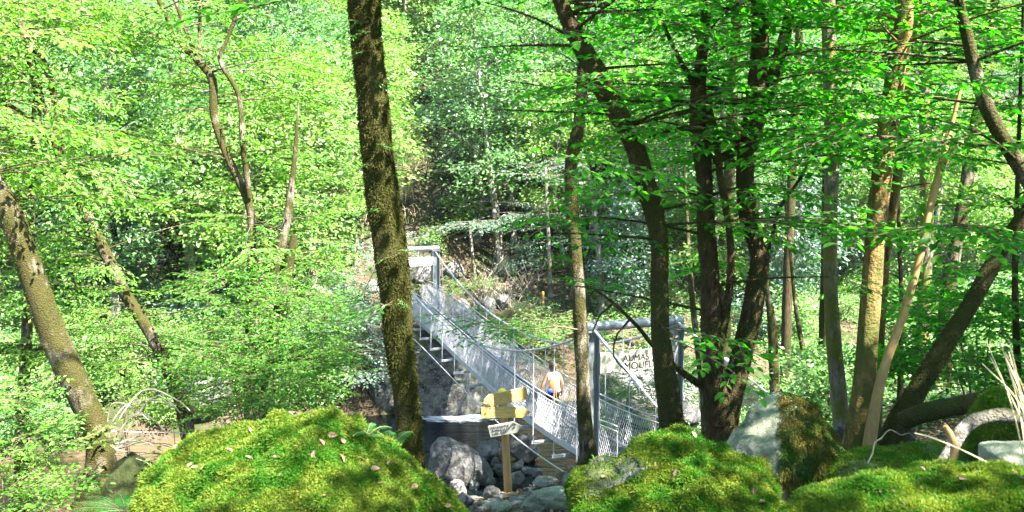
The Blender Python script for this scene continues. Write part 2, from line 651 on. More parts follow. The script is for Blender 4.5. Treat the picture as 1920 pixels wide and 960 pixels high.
SUN_DIR = unit(np.array([0.60, -0.50, 1.05]))
SUNLIT = []  # (point, radius): gaps in the canopy that let the sun down to these places


def sun_clear(q):
    for p, rad, *ex in SUNLIT:
        k = np.dot(q - p, SUN_DIR)
        if k > 0.3 and np.linalg.norm(q - p - k * SUN_DIR) < rad + ((ex[0] if ex else 0.5) if k > 3 else 0.1):
            return False
    return True


def grow(trunk_mb, crown_mb, path, zlo, zhi, n, Lr, protos, r, scale=(0.8, 1.2), az=None, ok=None, rise=(0.0, 0.35), rad=0.02, every=0.42, start=0.3, wild=0.14):
    """n limbs from the trunk path between two heights, each carrying flat sprays"""
    zz = path[:, 2]
    for _ in range(n):
        z = r.uniform(zlo, zhi)
        i = int(np.argmin(np.abs(zz - z)))
        p0 = path[i, :3]
        a = r.uniform(0, 2 * math.pi) if az is None else r.uniform(*az)
        L = r.uniform(*Lr)
        ri = r.uniform(*rise)
        t = np.linspace(0, 1, 8)
        bend = r.uniform(-0.5, 0.5)
        aa = a + bend * t
        st = L / 7
        pts = [p0]
        for k in range(7):
            pts.append(pts[-1] + st * np.array([math.cos(aa[k]), math.sin(aa[k]), ri - 0.45 * ri * 2 * t[k] * 0.9]))
        pts = np.array(pts)
        placed = 0
        s = start * L
        sgn = 1
        todo = []
        while s < L:
            q = np.array([np.interp(s / L, t, pts[:, c]) for c in range(3)])
            todo.append((q, a + bend * s / L + sgn * r.uniform(0.4, 0.9)))
            sgn = -sgn
            s += every * r.uniform(0.7, 1.2)
        todo.append((pts[-1], a + bend))
        for q, da in todo:
            sc_ = r.uniform(*scale)
            mid = q + 0.55 * sc_ * np.array([math.cos(da), math.sin(da), 0])
            if ok is not None:
                px, py, d = project(np.stack([q, mid, 2 * mid - q]))
                if not all(ok(px[c], py[c], r) for c in range(3)):
                    continue
            if not sun_clear(mid):
                continue
            M = rot(da, r.uniform(-wild, wild * .7), r.uniform(-1.6 * wild, 1.6 * wild)) * sc_
            crown_mb.add_geo(protos[r.integers(len(protos))], M, q)
            placed += 1
        if placed:
            tube(trunk_mb, pts, np.interp(t, [0, 1], [rad, 0.005]), 5, 0, cap=False)


def scatter_on(geo, n, r, weight=None):
    """points and normals spread over a triangle/quad mesh by area (and weight per face)"""
    v, fs = geo
    tr = []
    for f, _ in fs:
        for k in range(1, f.shape[1] - 1):
            tr.append(f[:, [0, k, k + 1]])
    tr = np.concatenate(tr)
    a, b, c = v[tr[:, 0]], v[tr[:, 1]], v[tr[:, 2]]
    cr = np.cross(b - a, c - a)
    ar = np.linalg.norm(cr, axis=1)
    nr = unit(cr)
    w = ar.copy()
    if weight is not None:
        w = w * weight((a + b + c) / 3, nr)
    cs = np.cumsum(w)
    if cs[-1] <= 0:
        return np.zeros((0, 3)), np.zeros((0, 3))
    i = np.searchsorted(cs, r.random(n) * cs[-1])
    i = np.clip(i, 0, len(tr) - 1)
    u, w2 = r.random((n, 1)), r.random((n, 1))
    fl = u + w2 > 1
    u, w2 = np.where(fl, 1 - u, u), np.where(fl, 1 - w2, w2)
    return a[i] + (b - a)[i] * u + (c - a)[i] * w2, nr[i]


def moss_strands(mb, pts, nrm, r, ln, wd, spread=0.8, sag=0.0, mat=0):
    """small forked strands: each a bent ribbon of two triangles' worth of leaflets"""
    n = len(pts)
    ln = ln * r.uniform(0.5, 1.5, n)
    d = unit(nrm + r.normal(0, spread, (n, 3)) * np.array([1, 1, 0.8]) + np.array([0, 0, 0.15 - sag]))
    s = unit(np.cross(d, r.normal(0, 1, (n, 3))))
    L = (r.uniform(0.5, 1.2, n) * ln)[:, None]
    W = (r.uniform(0.7, 1.3, n) * wd)[:, None]
    bend = unit(r.normal(0, 1, (n, 3))) * L * 0.25 + np.array([0, 0, -1]) * L * (0.12 + sag)
    base = pts - nrm * (ln * 0.15)[:, None]
    v = np.stack([base - s * W * 0.5, base + s * W * 0.5, base + d * L * 0.55 + s * W * 0.6, base + d * L + bend, base + d * L * 0.55 - s * W * 0.6], 1)
    b = np.arange(n)[:, None] * 5
    mb.add(v.reshape(-1, 3), b + np.array([[0, 1, 2, 4]]), mat)
    # tip triangle shares the ribbon's own vertices
    base_i = mb.n - n * 5
    mb.f.append((b + base_i + np.array([[4, 2, 3]]), mat))


# ------------------------------------------------------------------ trunks
def ext_path(pts, top_to=None, lean=None):
    """pts (px,py,Y,width_px) from the top down -> world path bottom-up (x,y,z,r), carried on above the frame and into the ground"""
    w = []
    for px, py, Y, wd in pts:
        p = P(px, py, Y)
        w.append([*p, wd * Y / F / 2])
    w = np.array(w)[::-1]
    return w


def finish_path(w, top_z=None, ground=True, step=0.12, flare=1.35):
    if ground:
        d = w[0, :3] - w[1, :3]
        d = d / abs(d[2]) if abs(d[2]) > 1e-3 else np.array([0, 0, -1.0])
        d[:2] *= 0.5
        p = w[0, :3].copy()
        g = 0
        while p[2] > H(p[0], p[1])[0] - 0.25 and g < 60:
            p = p + 0.1 * d
            g += 1
        if g:
            w = np.vstack([[*p, w[0, 3] * flare], w])
    if top_z is not None and w[-1, 2] < top_z:
        d = w[-1, :3] - w[-2, :3]
        d = d / max(d[2], 0.2)
        d[:2] *= 0.75
        r0 = w[-1, 3]
        k = 3
        dz = (top_z - w[-1, 2]) / k
        for i in range(k):
            p = w[-1, :3] + d * dz
            w = np.vstack([w, [*p, r0 * (1 - 0.28 * (i + 1))]])
    c = catmull(w, step)
    if ground:
        hh = np.maximum(c[:, 2] - H(c[:, 0], c[:, 1]), 0)
        c[:, 3] *= 1 + 0.45 * np.exp(-hh / 0.22)
    return c


def trunk_tube(mb, path, sides=14, lump=0.10, lscale=2.6, seed=0, flute=0.05):
    tube(mb, path[:, :3], path[:, 3], sides, 0, lump, lscale, seed, True, flute)


def add_moss_fuzz(parent, trunk_geo, n, r, ln=0.022, mat=None, weight=None):
    def w(c, nr):
        px, py, d = project(c)
        vis = ((px > -40) & (px < 1960) & (py > -40) & (py < 1000)).astype(float)
        q = np.clip(fbm(c * np.array([4, 4, 2.2]), 3, 5) * 4.0 + 0.6, 0.02, 1)
        return vis * q
    pts, nr = scatter_on(trunk_geo, n, r, weight or w)
    mb = MB()
    moss_strands(mb, pts, nr, r, ln, ln * 0.30, 0.7, 0.25)
    return mb.build("moss", mat or MOSS_BARK, parent)


# ------------------------------------------------------------------ ground anchors
anchor(P(953, 931, 15.0), 1.6, 0.0)
anchor(P(192, 900, 13.0), 0.9, 0.0)
anchor(P(1104, 868, 14.0), 0.9, 0.0)
anchor(P(985, 968, 12.0), 1.6, 0.0)


def yat(py, z):
    b = -(py - 480) / F
    return (z - CZ) / ((-SP + b * CP) / (CP + b * SP))


def on_ground(px, py, ymin=4.0, ymax=90.0):
    """where the view ray through a photo pixel meets the terrain (or the water)"""
    ys = np.linspace(ymin, ymax, 900)
    b = -(py - 480) / F
    s = ys / (CP + b * SP)
    x = (px - 960) / F * s
    z = CZ + (-SP + b * CP) * s
    g = np.maximum(H(x, ys), 0.0)
    i = np.argmax(z < g) if (z < g).any() else len(ys) - 1
    return np.array([x[i], ys[i], g[i]])


def build_ground():
    xs = np.concatenate([np.linspace(-70, -26, 45)[:-1], np.arange(-26, 26, 0.3), np.linspace(26, 80, 55)])
    ys = np.concatenate([np.arange(-12, 3, 0.6), np.arange(3, 50, 0.25), np.arange(50, 130, 1.0)])
    X, Y = np.meshgrid(xs, ys)
    Z = H(X.ravel(), Y.ravel())
    Z = Z + 0.05 * fbm(np.stack([X.ravel(), Y.ravel(), Z], -1) * 2.6, 3, 21)
    v = np.stack([X.ravel(), Y.ravel(), Z], -1)
    nx, ny = len(xs), len(ys)
    i = np.arange(ny - 1)[:, None] * nx + np.arange(nx - 1)[None, :]
    f = np.stack([i, i + 1, i + nx + 1, i + nx], -1).reshape(-1, 4)
    m, nt, out = mat_new("forest_floor")
    c = objcoord(nt, geo=True)
    n1 = noise(nt, 0.8, 5, 0.6, c)
    n2 = noise(nt, 6, 6, 0.7, c)
    n3 = noise(nt, 22, 4, 0.7, c)
    col = mixc(nt, ramp(nt, n2, [(0.35, 0.0), (0.65, 1.0)]), (0.025, 0.017, 0.010), (0.075, 0.055, 0.035))
    col = mixc(nt, ramp(nt, n3, [(0.52, 0.0), (0.66, 0.8)]), col, (0.14, 0.105, 0.075))
    col = mixc(nt, ramp(nt, n1, [(0.45, 0.0), (0.58, 0.85)]), col, (0.020, 0.032, 0.007))
    principled(nt, out, col, 0.95, 0.15, normal=bump(nt, n3, 0.8, 0.05))
    mb = MB()
    mb.add(v, f)
    o = mb.build("ground", m, smooth=True)
    tag(o, "steep brown forest floor of the two river banks", "ground", kind="structure")


def build_water():
    xs = np.arange(-40, 45, 1.0)
    ys = np.arange(8, 60, 1.0)
    X, Y = np.meshgrid(xs, ys)
    v = np.stack([X.ravel(), Y.ravel(), np.zeros(X.size)], -1)
    nx, ny = len(xs), len(ys)
    i = np.arange(ny - 1)[:, None] * nx + np.arange(nx - 1)[None, :]
    f = np.stack([i, i + 1, i + nx + 1, i + nx], -1).reshape(-1, 4)
    m, nt, out = mat_new("river_water")
    c = objcoord(nt, geo=True)
    sx = nt.nodes.new("ShaderNodeSeparateXYZ")
    nt.links.new(c, sx.inputs[0])
    mr = nt.nodes.new("ShaderNodeMapRange")
    nt.links.new(sx.outputs[0], mr.inputs[0])
    mr.inputs[1].default_value = -4.5
    mr.inputs[2].default_value = -7.5
    nz = noise(nt, 0.5, 4, 0.6, c)
    ad = nt.nodes.new("ShaderNodeMath")
    ad.operation = 'MULTIPLY_ADD'
    nt.links.new(nz, ad.inputs[0])
    ad.inputs[1].default_value = 0.6
    nt.links.new(mr.outputs[0], ad.inputs[2])
    col = mixc(nt, ramp(nt, ad.outputs[0], [(0.45, 0.0), (1.1, 1.0)]), (0.003, 0.006, 0.0065), (0.085, 0.057, 0.033))
    # white water where the current meets the ledge under the bridge
    fx, fy, _ = on_foam
    d1 = nt.nodes.new("ShaderNodeVectorMath")
    d1.operation = 'SUBTRACT'
    nt.links.new(c, d1.inputs[0])
    d1.inputs[1].default_value = (fx, fy, 0)
    mp = nt.nodes.new("ShaderNodeMapping")
    mp.inputs["Rotation"].default_value = (0, 0, -0.25)
    mp.inputs["Scale"].default_value = (0.55, 1.5, 0)
    nt.links.new(d1.outputs[0], mp.inputs["Vector"])
    ln = nt.nodes.new("ShaderNodeVectorMath")
    ln.operation = 'LENGTH'
    nt.links.new(mp.outputs[0], ln.inputs[0])
    fn = noise(nt, 3.2, 6, 0.7, objcoord(nt, (0.6, 1.6, 1), geo=True))
    sb = nt.nodes.new("ShaderNodeMath")
    sb.operation = 'MULTIPLY_ADD'
    nt.links.new(ln.outputs[1], sb.inputs[0])
    sb.inputs[1].default_value = -0.42
    nt.links.new(fn, sb.inputs[2])
    foam = ramp(nt, sb.outputs[0], [(0.16, 0.0), (0.40, 0.9)])
    col = mixc(nt, foam, col, (0.78, 0.80, 0.84))
    w1 = noise(nt, 1.6, 5, 0.6, objcoord(nt, (0.6, 1.9, 1), geo=True))
    rg = nt.nodes.new("ShaderNodeMath")
    rg.operation = 'MULTIPLY_ADD'
    nt.links.new(foam, rg.inputs[0])
    rg.inputs[1].default_value = 0.6
    rg.inputs[2].default_value = 0.12
    principled(nt, out, col, rg.outputs[0], 0.2, normal=bump(nt, w1, 1.0, 0.16))
    mb = MB()
    mb.add(v, f)
    o = mb.build("river", m, smooth=True)
    tag(o, "dark river, brown and silty on the left, under the footbridge", "river", kind="structure")


on_foam = P(852, 783, yat(783, 0.0))

# ------------------------------------------------------------------ rocks
ROOT_GEO = {}


def outline_rock(name, outline, Y, depth, mat, label, cat, group=None, sub=5, amp=0.03, fs=4.0, seed=1, centre=None, parent=None, sharp=1.0, big=0.0, back=1.0):
    w = np.array([P(px, py, Y) for px, py in outline])
    xz = w[:, [0, 2]]
    # dense resample of the closed polygon
    q = np.vstack([xz, xz[:1]])
    dense = np.concatenate([q[i] + (q[i + 1] - q[i]) * np.linspace(0, 1, 24, endpoint=False)[:, None] for i in range(len(xz))])
    c = np.array([(xz[:, 0].min() + xz[:, 0].max()) / 2, (xz[:, 1].min() + xz[:, 1].max()) / 2]) if centre is None else P(*centre, Y)[[0, 2]]
    dlt = dense - c
    ang = np.arctan2(dlt[:, 1], dlt[:, 0])
    rad = np.hypot(dlt[:, 0], dlt[:, 1])
    o = np.argsort(ang)
    ang, rad = ang[o], rad[o]
    v, f = ico(sub)
    rho = np.sqrt(np.clip(1 - v[:, 1] ** 2, 0, 1)) ** sharp
    phi = np.arctan2(v[:, 2], v[:, 0])
    R = np.interp(phi, ang, rad, period=2 * math.pi)
    out = np.stack([c[0] + R * np.cos(phi) * rho, Y + depth * np.where(v[:, 1] > 0, v[:, 1] * back, v[:, 1]), c[1] + R * np.sin(phi) * rho], -1)
    nn = unit(out - np.array([c[0], Y, c[1]]))
    d = fbm(out * fs, 5, seed)
    if sharp < 1:
        d = d + 0.6 * np.abs(fbm(out * fs * 0.5, 2, seed + 7))
    if big:
        d = d + big / amp * fbm(out * 2.2, 3, seed + 5)
    out = out + nn * (d * amp)[:, None]
    mb = MB()
    mb.add(out, f)
    ob = mb.build(name, mat, parent, smooth=True)
    if label:
        tag(ob, label, cat, group)
    ROOT_GEO[ob.name] = mb.geo()
    return ob, mb.geo()


def blob_rock(name, c, size, mat, label, group=None, seed=1, sub=4, amp=0.22, az=0.0, cuts=8):
    r = np.random.default_rng(seed)
    v, f = ico(sub)
    p = v.copy()
    for _ in range(cuts):
        n = unit(r.normal(0, 1, 3))
        h = r.uniform(0.45, 0.8)
        dd = p @ n - h
        p = p - np.clip(dd, 0, None)[:, None] * n * 0.85
    p = p * (1 + amp * fbm(v * 1.6 + seed * 3.7, 4, seed))[:, None]
    p = p * (1 + 0.07 * fbm(v * 5 + seed, 4, seed + 2) - 0.10 * np.exp(-(fbm(v * 2.2 + seed * 1.3, 2, seed + 5) / 0.06) ** 2))[:, None]
    ca, sa = math.cos(az), math.sin(az)
    p = p * np.asarray(size) / 2
    p = p @ np.array([[ca, sa, 0], [-sa, ca, 0], [0, 0, 1]])
    mb = MB()
    mb.add(p + np.asarray(c), f)
    o = mb.build(name, mat, smooth=True)
    tag(o, label, "rock", group)
    return o


def px_rock(px, py_base, w, h, mat, label, group=None, seed=1, depth=0.8, zb=None, amp=0.22, az=0.0, sub=4):
    """a rock by its photo footprint, standing where its foot meets the ground or water"""
    p = on_ground(px, py_base) if zb is None else P(px, py_base, yat(py_base, zb))
    s = p[1] / F
    size = np.array([w * s * 1.0, w * s * depth, h * s * 1.2])
    c = p + np.array([0, size[1] * 0.3, size[2] * 0.28])
    return blob_rock("rock", c, size, mat, label, group, seed, sub, amp, az)


# left mossy boulder
rB = np.random.default_rng(5)
bo, gL = outline_rock("mossy_boulder",
    [(262, 970), (270, 930), (292, 890), (345, 848), (405, 825), (465, 805), (520, 790), (560, 775), (600, 766), (640, 778), (680, 806), (740, 836), (790, 868), (822, 905), (846, 940), (862, 975), (880, 1080), (840, 1200), (560, 1250), (280, 1200), (235, 1080)],
    5.3, 0.85, BOULDER_BASE, "largest moss covered boulder in the front left with fern and dead leaves on it", "boulder", sub=6, amp=0.10, fs=9.0, seed=3, big=0.12, back=0.45)


def moss_weight(bare=None):
    def w(c, nr):
        px, py, d = project(c)
        view = unit(np.array([0, 0, CZ]) - c)
        face = np.clip((nr * view).sum(1) + 0.3, 0.0, 1) > 0.12
        q = face * ((px > -60) & (px < 1980) & (py < 1010)) * np.clip(0.9 + fbm(c * 7, 2, 8) * 0.7, 0.25, 1.4)
        if bare is not None:
            q = q * bare(px, py, c)
        return q
    return w


def clad(parent, geo, n, ln, seed, mat=MOSS, spread=0.8, sag=0.0, bare=None, mat2=None):
    r = np.random.default_rng(seed)
    pts, nr = scatter_on(geo, n, r, moss_weight(bare))
    k = 0.75 + 0.55 * fbm(pts * 9, 2, 31)
    mb = MB()
    moss_strands(mb, pts + nr * (0.006 * k)[:, None], nr, r, ln, ln * 0.24, spread, sag)
    return mb.build("moss", mat, parent)


clad(bo, gL, 220000, 0.023, 1, spread=1.1)
bo2, gR = outline_rock("mossy_boulder",
    [(1072, 940), (1070, 905), (1084, 886), (1115, 880), (1160, 872), (1195, 852), (1232, 832), (1280, 822), (1330, 834), (1388, 850), (1424, 866), (1446, 884), (1458, 912), (1460, 950), (1455, 1050), (1380, 1150), (1150, 1150), (1075, 1050)],
    5.7, 0.7, ROCK_MOSS, "rounded moss covered boulder with a bare grey left shoulder, below the mossy leaning trunk", "boulder", sub=6, amp=0.10, fs=9.0, seed=8, big=0.08, back=0.5)
clad(bo2, gR, 180000, 0.024, 2, spread=1.1, bare=lambda px, py, c: np.clip(1.15 - 2.2 * np.exp(-(((px - 1150) / 60) ** 2 + ((py - 878) / 30) ** 2)) - 0.9 * np.exp(-(((px - 1120) / 40) ** 2 + ((py - 930) / 40) ** 2)) + 0.5 * fbm(c * 9, 3, 4), 0.03, 1))
bo3, gF = outline_rock("mossy_boulder",
    [(1425, 985), (1480, 948), (1540, 922), (1620, 903), (1700, 893), (1760, 884), (1830, 878), (1900, 882), (1990, 892), (2080, 950), (2070, 1150), (1750, 1200), (1450, 1100)],
    3.3, 0.42, BOULDER_BASE, "low bright green moss mound closest to the camera in the front right corner", "boulder", sub=6, amp=0.06, fs=12.0, seed=12, big=0.04, back=0.5)
clad(bo3, gF, 160000, 0.016, 3, spread=1.1)
bo4, gK = outline_rock("boulder",
    [(1345, 850), (1362, 800), (1395, 765), (1428, 744), (1480, 740), (1522, 762), (1548, 800), (1562, 835), (1582, 862), (1592, 905), (1580, 990), (1480, 1000), (1370, 950), (1340, 890)],
    7.6, 0.6, ROCK_LICHEN, "pale lichen covered boulder, its right side hung with brown moss", "boulder", sub=6, amp=0.07, fs=5.0, seed=20, big=0.14, back=0.6)
clad(bo4, gK, 60000, 0.026, 4, mat=MOSS_BROWN, spread=0.8, sag=0.45, bare=lambda px, py, c: np.clip((px - 1462 + 40 * fbm(c * 5, 3, 2)) / 22.0, 0, 1))
outline_rock("slab", [(1846, 872), (1850, 842), (1880, 837), (1960, 838), (1990, 850), (1990, 900), (1850, 900)], 3.9, 0.16, ROCK_LICHEN, "flat grey stone slab at the right edge behind the front moss mound", "slab", sub=5, amp=0.012, fs=9, seed=4, sharp=0.6)
mm, gM = outline_rock("mossy_boulder", [(1828, 835), (1835, 790), (1862, 752), (1900, 735), (1960, 740), (2010, 790), (2010, 870), (1900, 880), (1835, 870)], 6.2, 0.4, BOULDER_BASE, "dark green shaded mossy boulder at the right edge behind the bleached branch", "boulder", sub=5, amp=0.04, fs=6, seed=5)
clad(mm, gM, 30000, 0.022, 6)
g5, gG = outline_rock("mossy_boulder", [(1560, 900), (1590, 868), (1650, 862), (1720, 855), (1760, 840), (1830, 850), (1850, 900), (1800, 960), (1600, 960)], 6.4, 0.5, BOULDER_BASE, "low ground hump of moss and litter at the foot of the yellow stripped trunk", "boulder", sub=5, amp=0.08, fs=5, seed=6)
clad(g5, gG, 40000, 0.022, 7, bare=lambda px, py, c: np.clip(fbm(c * 4, 3, 9) * 3 + 0.8, 0.05, 1))
px_rock(1578, 822, 36, 34, ROCK_GREY, "small grey stone beside the straight trunk, right of the lichen boulder", seed=31, zb=5.6)
px_rock(1700, 838, 60, 60, ROCK_GREY, "upright grey stone between the leaning dark trunk and the moss mound", seed=32, zb=5.75, depth=0.5)

# stones in the stream
outline_rock("rock", [(803, 892), (808, 845), (818, 824), (838, 822), (872, 838), (905, 862), (926, 890), (915, 908), (860, 915), (815, 915)], yat(897, 0.0), 0.75, ROCK_GREY, "long pale grey boulder lying in the stream left of the signpost", "rock", "rocks in the stream", sub=5, amp=0.10, fs=2.5, seed=41, sharp=0.7)
RS = "rocks in the stream"
px_rock(918, 862, 52, 44, ROCK_DARK, "dark jagged wet rock just behind the long pale boulder", RS, 42, 0.8, 0.0, 0.35)
px_rock(978, 868, 74, 58, ROCK_GREY, "purplish angular rock in the water under the bridge edge, right of the post", RS, 43, 0.8, 0.0, 0.2)
px_rock(972, 884, 32, 24, ROCK_PALE, "small grey stone between the angular rock and the round pale one", RS, 44, 0.8, 0.0)
px_rock(969, 914, 32, 34, ROCK_PALE, "round pale stone touching the right side of the signpost", RS, 45, 0.9, 0.1)
px_rock(1008, 896, 24, 18, ROCK_PALE, "small half wet stone alone in the water, right of the post", RS, 46, 0.8, 0.0)
px_rock(936, 892, 34, 26, ROCK_DARK, "dark wet stone to the left of the signpost", RS, 47, 0.8, 0.0)
px_rock(990, 890, 34, 16, ROCK_DARK, "flat dark stone level with the water, right of the post", RS, 48, 0.8, 0.0)
px_rock(930, 880, 20, 24, ROCK_GREY, "narrow grey stone standing behind the post", RS, 49, 0.8, 0.0)
RB = "pale stones on the near bank"
px_rock(858, 938, 44, 40, ROCK_PALE, "big pale bank stone beside the left mossy boulder", RB, 51, 0.9)
px_rock(887, 921, 28, 20, ROCK_PALE, "small rounded pinkish stone at the water's edge", RB, 52, 0.9)
px_rock(918, 914, 28, 18, ROCK_MOSS, "small brownish stone at the water's edge left of the post", RB, 53, 0.9)
px_rock(921, 940, 34, 32, ROCK_PALE, "white stone close to the left of the signpost foot", RB, 54, 0.9)
px_rock(872, 958, 40, 34, ROCK_GREY, "grey bank stone below the big pale one", RB, 55, 0.9)
px_rock(1038, 962, 130, 50, ROCK_LICHEN, "broad flat greenish slab in front of the signpost", RB, 56, 0.7)
px_rock(1025, 915, 60, 22, ROCK_PALE, "long pale stone at the water's edge right of the signpost", RB, 57, 0.8)
px_rock(1064, 918, 34, 34, ROCK_GREY, "grey stone peeping out left of the rounded mossy boulder", RB, 58, 0.8)
px_rock(940, 962, 50, 22, ROCK_LICHEN, "low greenish stone at the bottom edge left of the slab", RB, 59, 0.8)
# cobbles: one mesh, many copies
v, f = ico(2)
for k in range(80):
    r = np.random.default_rng(900 + k)
    px, py = r.uniform(845, 1060), r.uniform(918, 958)
    p = on_ground(px, py)
    if p[2] < 0.1 or p[1] > 26:
        continue
    if k % 7 == 0 or 'cob' not in globals():
        mb = MB()
        vv = v * (1 + 0.25 * fbm(v * 1.5 + k, 3, k))[:, None] * np.array([1, 0.85, 0.6])
        mb.add(vv, f)
        cob = mb.mesh("cobble", [ROCK_PALE, ROCK_GREY, ROCK_PALE][k % 3], True)
    o = link("cobble", cob)
    o.location = p
    o.rotation_euler = (0, 0, r.uniform(0, 6))
    s = r.uniform(0.05, 0.13)
    o.scale = (s, s, s)
    tag(o, "small pale cobble on the stony bank around the signpost", "stone", "cobbles on the stony bank")

# far bank
outline_rock("rock", [(690, 785), (692, 720), (705, 665), (735, 632), (775, 612), (815, 622), (850, 640), (880, 668), (900, 700), (908, 745), (912, 790), (800, 800)], 33.5, 1.6, ROCK_MOSS, "huge rough rock wall rising from the water under the bridge's far end", "rock", "rocks on the far bank", sub=6, amp=0.5, fs=0.9, seed=61, sharp=0.65)
FBG = "rocks on the far bank"
outline_rock("rock", [(660, 785), (690, 752), (760, 744), (850, 752), (915, 757), (935, 785), (800, 800)], 34.2, 0.9, ROCK_GREY, "smooth bluish ledge along the waterline below the rock wall", "rock", FBG, sub=5, amp=0.15, fs=1.2, seed=62)
px_rock(812, 590, 62, 62, ROCK_GREY, "large grey slab seen through the far gantry", FBG, 63, 0.6)
px_rock(862, 592, 40, 34, ROCK_PALE, "pale grey boulder right of the far gantry post", FBG, 64, 0.9)
px_rock(908, 590, 46, 34, ROCK_DARK, "dark rounded boulder beside the trail on the far bank", FBG, 65, 0.9)
px_rock(945, 582, 36, 30, ROCK_DARK, "dark boulder further right along the far trail", FBG, 66, 0.9)
px_rock(698, 552, 36, 26, ROCK_PALE, "pale rock left of the big mossy trunk on the far bank", FBG, 67, 0.9)
px_rock(690, 640, 40, 36, ROCK_GREY, "grey rock just left of the rock wall", FBG, 68, 0.9)
px_rock(880, 640, 60, 30, ROCK_MOSS, "brownish rock under the bridge's far half", FBG, 69, 0.9)
px_rock(790, 530, 70, 50, ROCK_GREY, "rubble block on the slope behind the far gantry", FBG, 70, 0.9)
px_rock(850, 520, 50, 36, ROCK_PALE, "upper rubble block right of the far gantry", FBG, 71, 0.9)
outline_rock("rock", [(1120, 770), (1125, 715), (1145, 690), (1190, 680), (1240, 690), (1300, 720), (1310, 790), (1200, 800)], 31.5, 1.4, ROCK_DARK, "dark shaded rock bank seen under the near sign board", "rock", FBG, sub=5, amp=0.3, fs=1.2, seed=72, sharp=0.7)
outline_rock("rock", [(345, 760), (352, 715), (380, 690), (412, 700), (430, 740), (420, 765), (380, 775)], 30.5, 0.8, ROCK_DARK, "slanting dark slab at the water behind the leaning trunk on the left", "rock", FBG, sub=5, amp=0.2, fs=1.5, seed=73, sharp=0.6)
outline_rock("rock", [(755, 575), (758, 450), (772, 400), (800, 365), (838, 338), (868, 360), (882, 430), (874, 480), (858, 525), (862, 575)], 49.0, 1.6, ROCK_CRAG, "tall mossy crag on the slope above the far gantry", "rock", FBG, sub=6, amp=0.8, fs=0.6, seed=74, sharp=0.65)
outline_rock("rock", [(790, 330), (800, 270), (840, 240), (900, 250), (930, 290), (920, 330), (860, 345)], 57.0, 1.5, ROCK_CRAG, "upper shaded crag among the trees high on the far slope", "rock", FBG, sub=5, amp=0.7, fs=0.6, seed=75, sharp=0.65)

build_ground()
build_water()

# ------------------------------------------------------------------ the suspension footbridge
DS = np.array([0, 2.5, 5, 7, 9, 11.7, 14.2, 17.9])
DZ = np.array([2.32, 2.17, 2.17, 2.28, 2.47, 2.72, 2.92, 3.02])
DPOLY = np.polyfit(DS, DZ, 4)
LB = 17.9


def BP(s, t, z):
    """a point s metres along the bridge and t to its right, at height z"""
    return np.array([B0[0] + AX[0] * s + AT[0] * t, B0[1] + AX[1] * s + AT[1] * t, z])


def dz(s):
    return float(np.polyval(DPOLY, min(max(s, -0.3), 18.2)))


E_S = np.array([AX[0], AX[1], 0])
E_T = np.array([AT[0], AT[1], 0])
E_Z = np.array([0, 0, 1.0])
ZTOP = P(1113, 622, 19.5)[2]
ZTOPF = P(815, 470, 37)[2]
br = empty("suspension_footbridge", "long metal suspension footbridge with wire mesh sides crossing the dark river", "footbridge")
HW = 0.55

mb = MB()
ss = np.arange(-0.4, LB + 0.5, 0.125)
for i, s in enumerate(ss):
    z = dz(s)
    sl = (dz(s + 0.1) - dz(s - 0.1)) / 0.2
    es = unit(E_S + E_Z * sl)
    box(mb, BP(s, 0, z), es * 0.056, E_T * (HW - 0.02), np.array([0, 0, 0.018]))
mb.build("deck", DECKM, br)
for sg in (-1, 1):
    mb = MB()
    path = np.array([BP(s, sg * (HW + 0.02), dz(s) - 0.03) for s in np.arange(-0.4, LB + 0.5, 0.3)])
    n = len(path)
    vv = []
    for p in path:
        for (a, b) in ((-0.025, -0.06), (0.025, -0.06), (0.025, 0.07), (-0.025, 0.07)):
            vv.append(p + E_T * a + E_Z * b)
    i = np.arange(n - 1)[:, None] * 4
    j = np.arange(4)[None, :]
    mb.add(np.array(vv), np.stack([i + j, i + (j + 1) % 4, i + (j + 1) % 4 + 4, i + j + 4], -1).reshape(-1, 4))
    mb.build("edge_beam", STEEL_LIGHT, br)
    # woven wire side
    mb = MB()
    hgt, cell = 0.82, 0.105
    run = hgt / math.tan(math.radians(58))
    k = -0.3
    while k < LB + 0.3:
        for dr in (-1, 1):
            a, b = k, k + dr * run
            if min(a, b) < -0.4 or max(a, b) > LB + 0.4:
                k2 = None
            pts = []
            for q in np.linspace(0, 1, 4):
                s = min(max(a + (b - a) * q, -0.4), LB + 0.4)
                pts.append(BP(s, sg * (HW + 0.03), dz(s) + 0.02 + hgt * q))
            tube(mb, pts, 0.0055, 3, cap=False)
        k += cell
    mb.build("side_mesh", STEEL_LIGHT, br)
    for hh, rr in ((0.84, 0.013), (0.06, 0.010)):
        mb = MB()
        tube(mb, [BP(s, sg * (HW + 0.03), dz(s) + hh) for s in np.arange(-0.4, LB + 0.41, 0.4)], rr, 6)
        mb.build("handrail_cable" if hh > 0.5 else "lower_wire", STEEL_LIGHT, br)
    mb = MB()
    tube(mb, [BP(s, sg * (HW + 0.05), dz(s) + 0.96) for s in np.arange(-0.4, LB + 0.41, 0.4)], 0.014, 6)
    mb.build("guard_wire", STEEL_LIGHT, br)

ZLOW = 3.55


def cable_z(s):
    a = s / LB
    base = ZTOP * (1 - a) + ZTOPF * a
    return base - (base - ZLOW) * 4 * a * (1 - a) * (1.0 if 0 <= a <= 1 else 0)


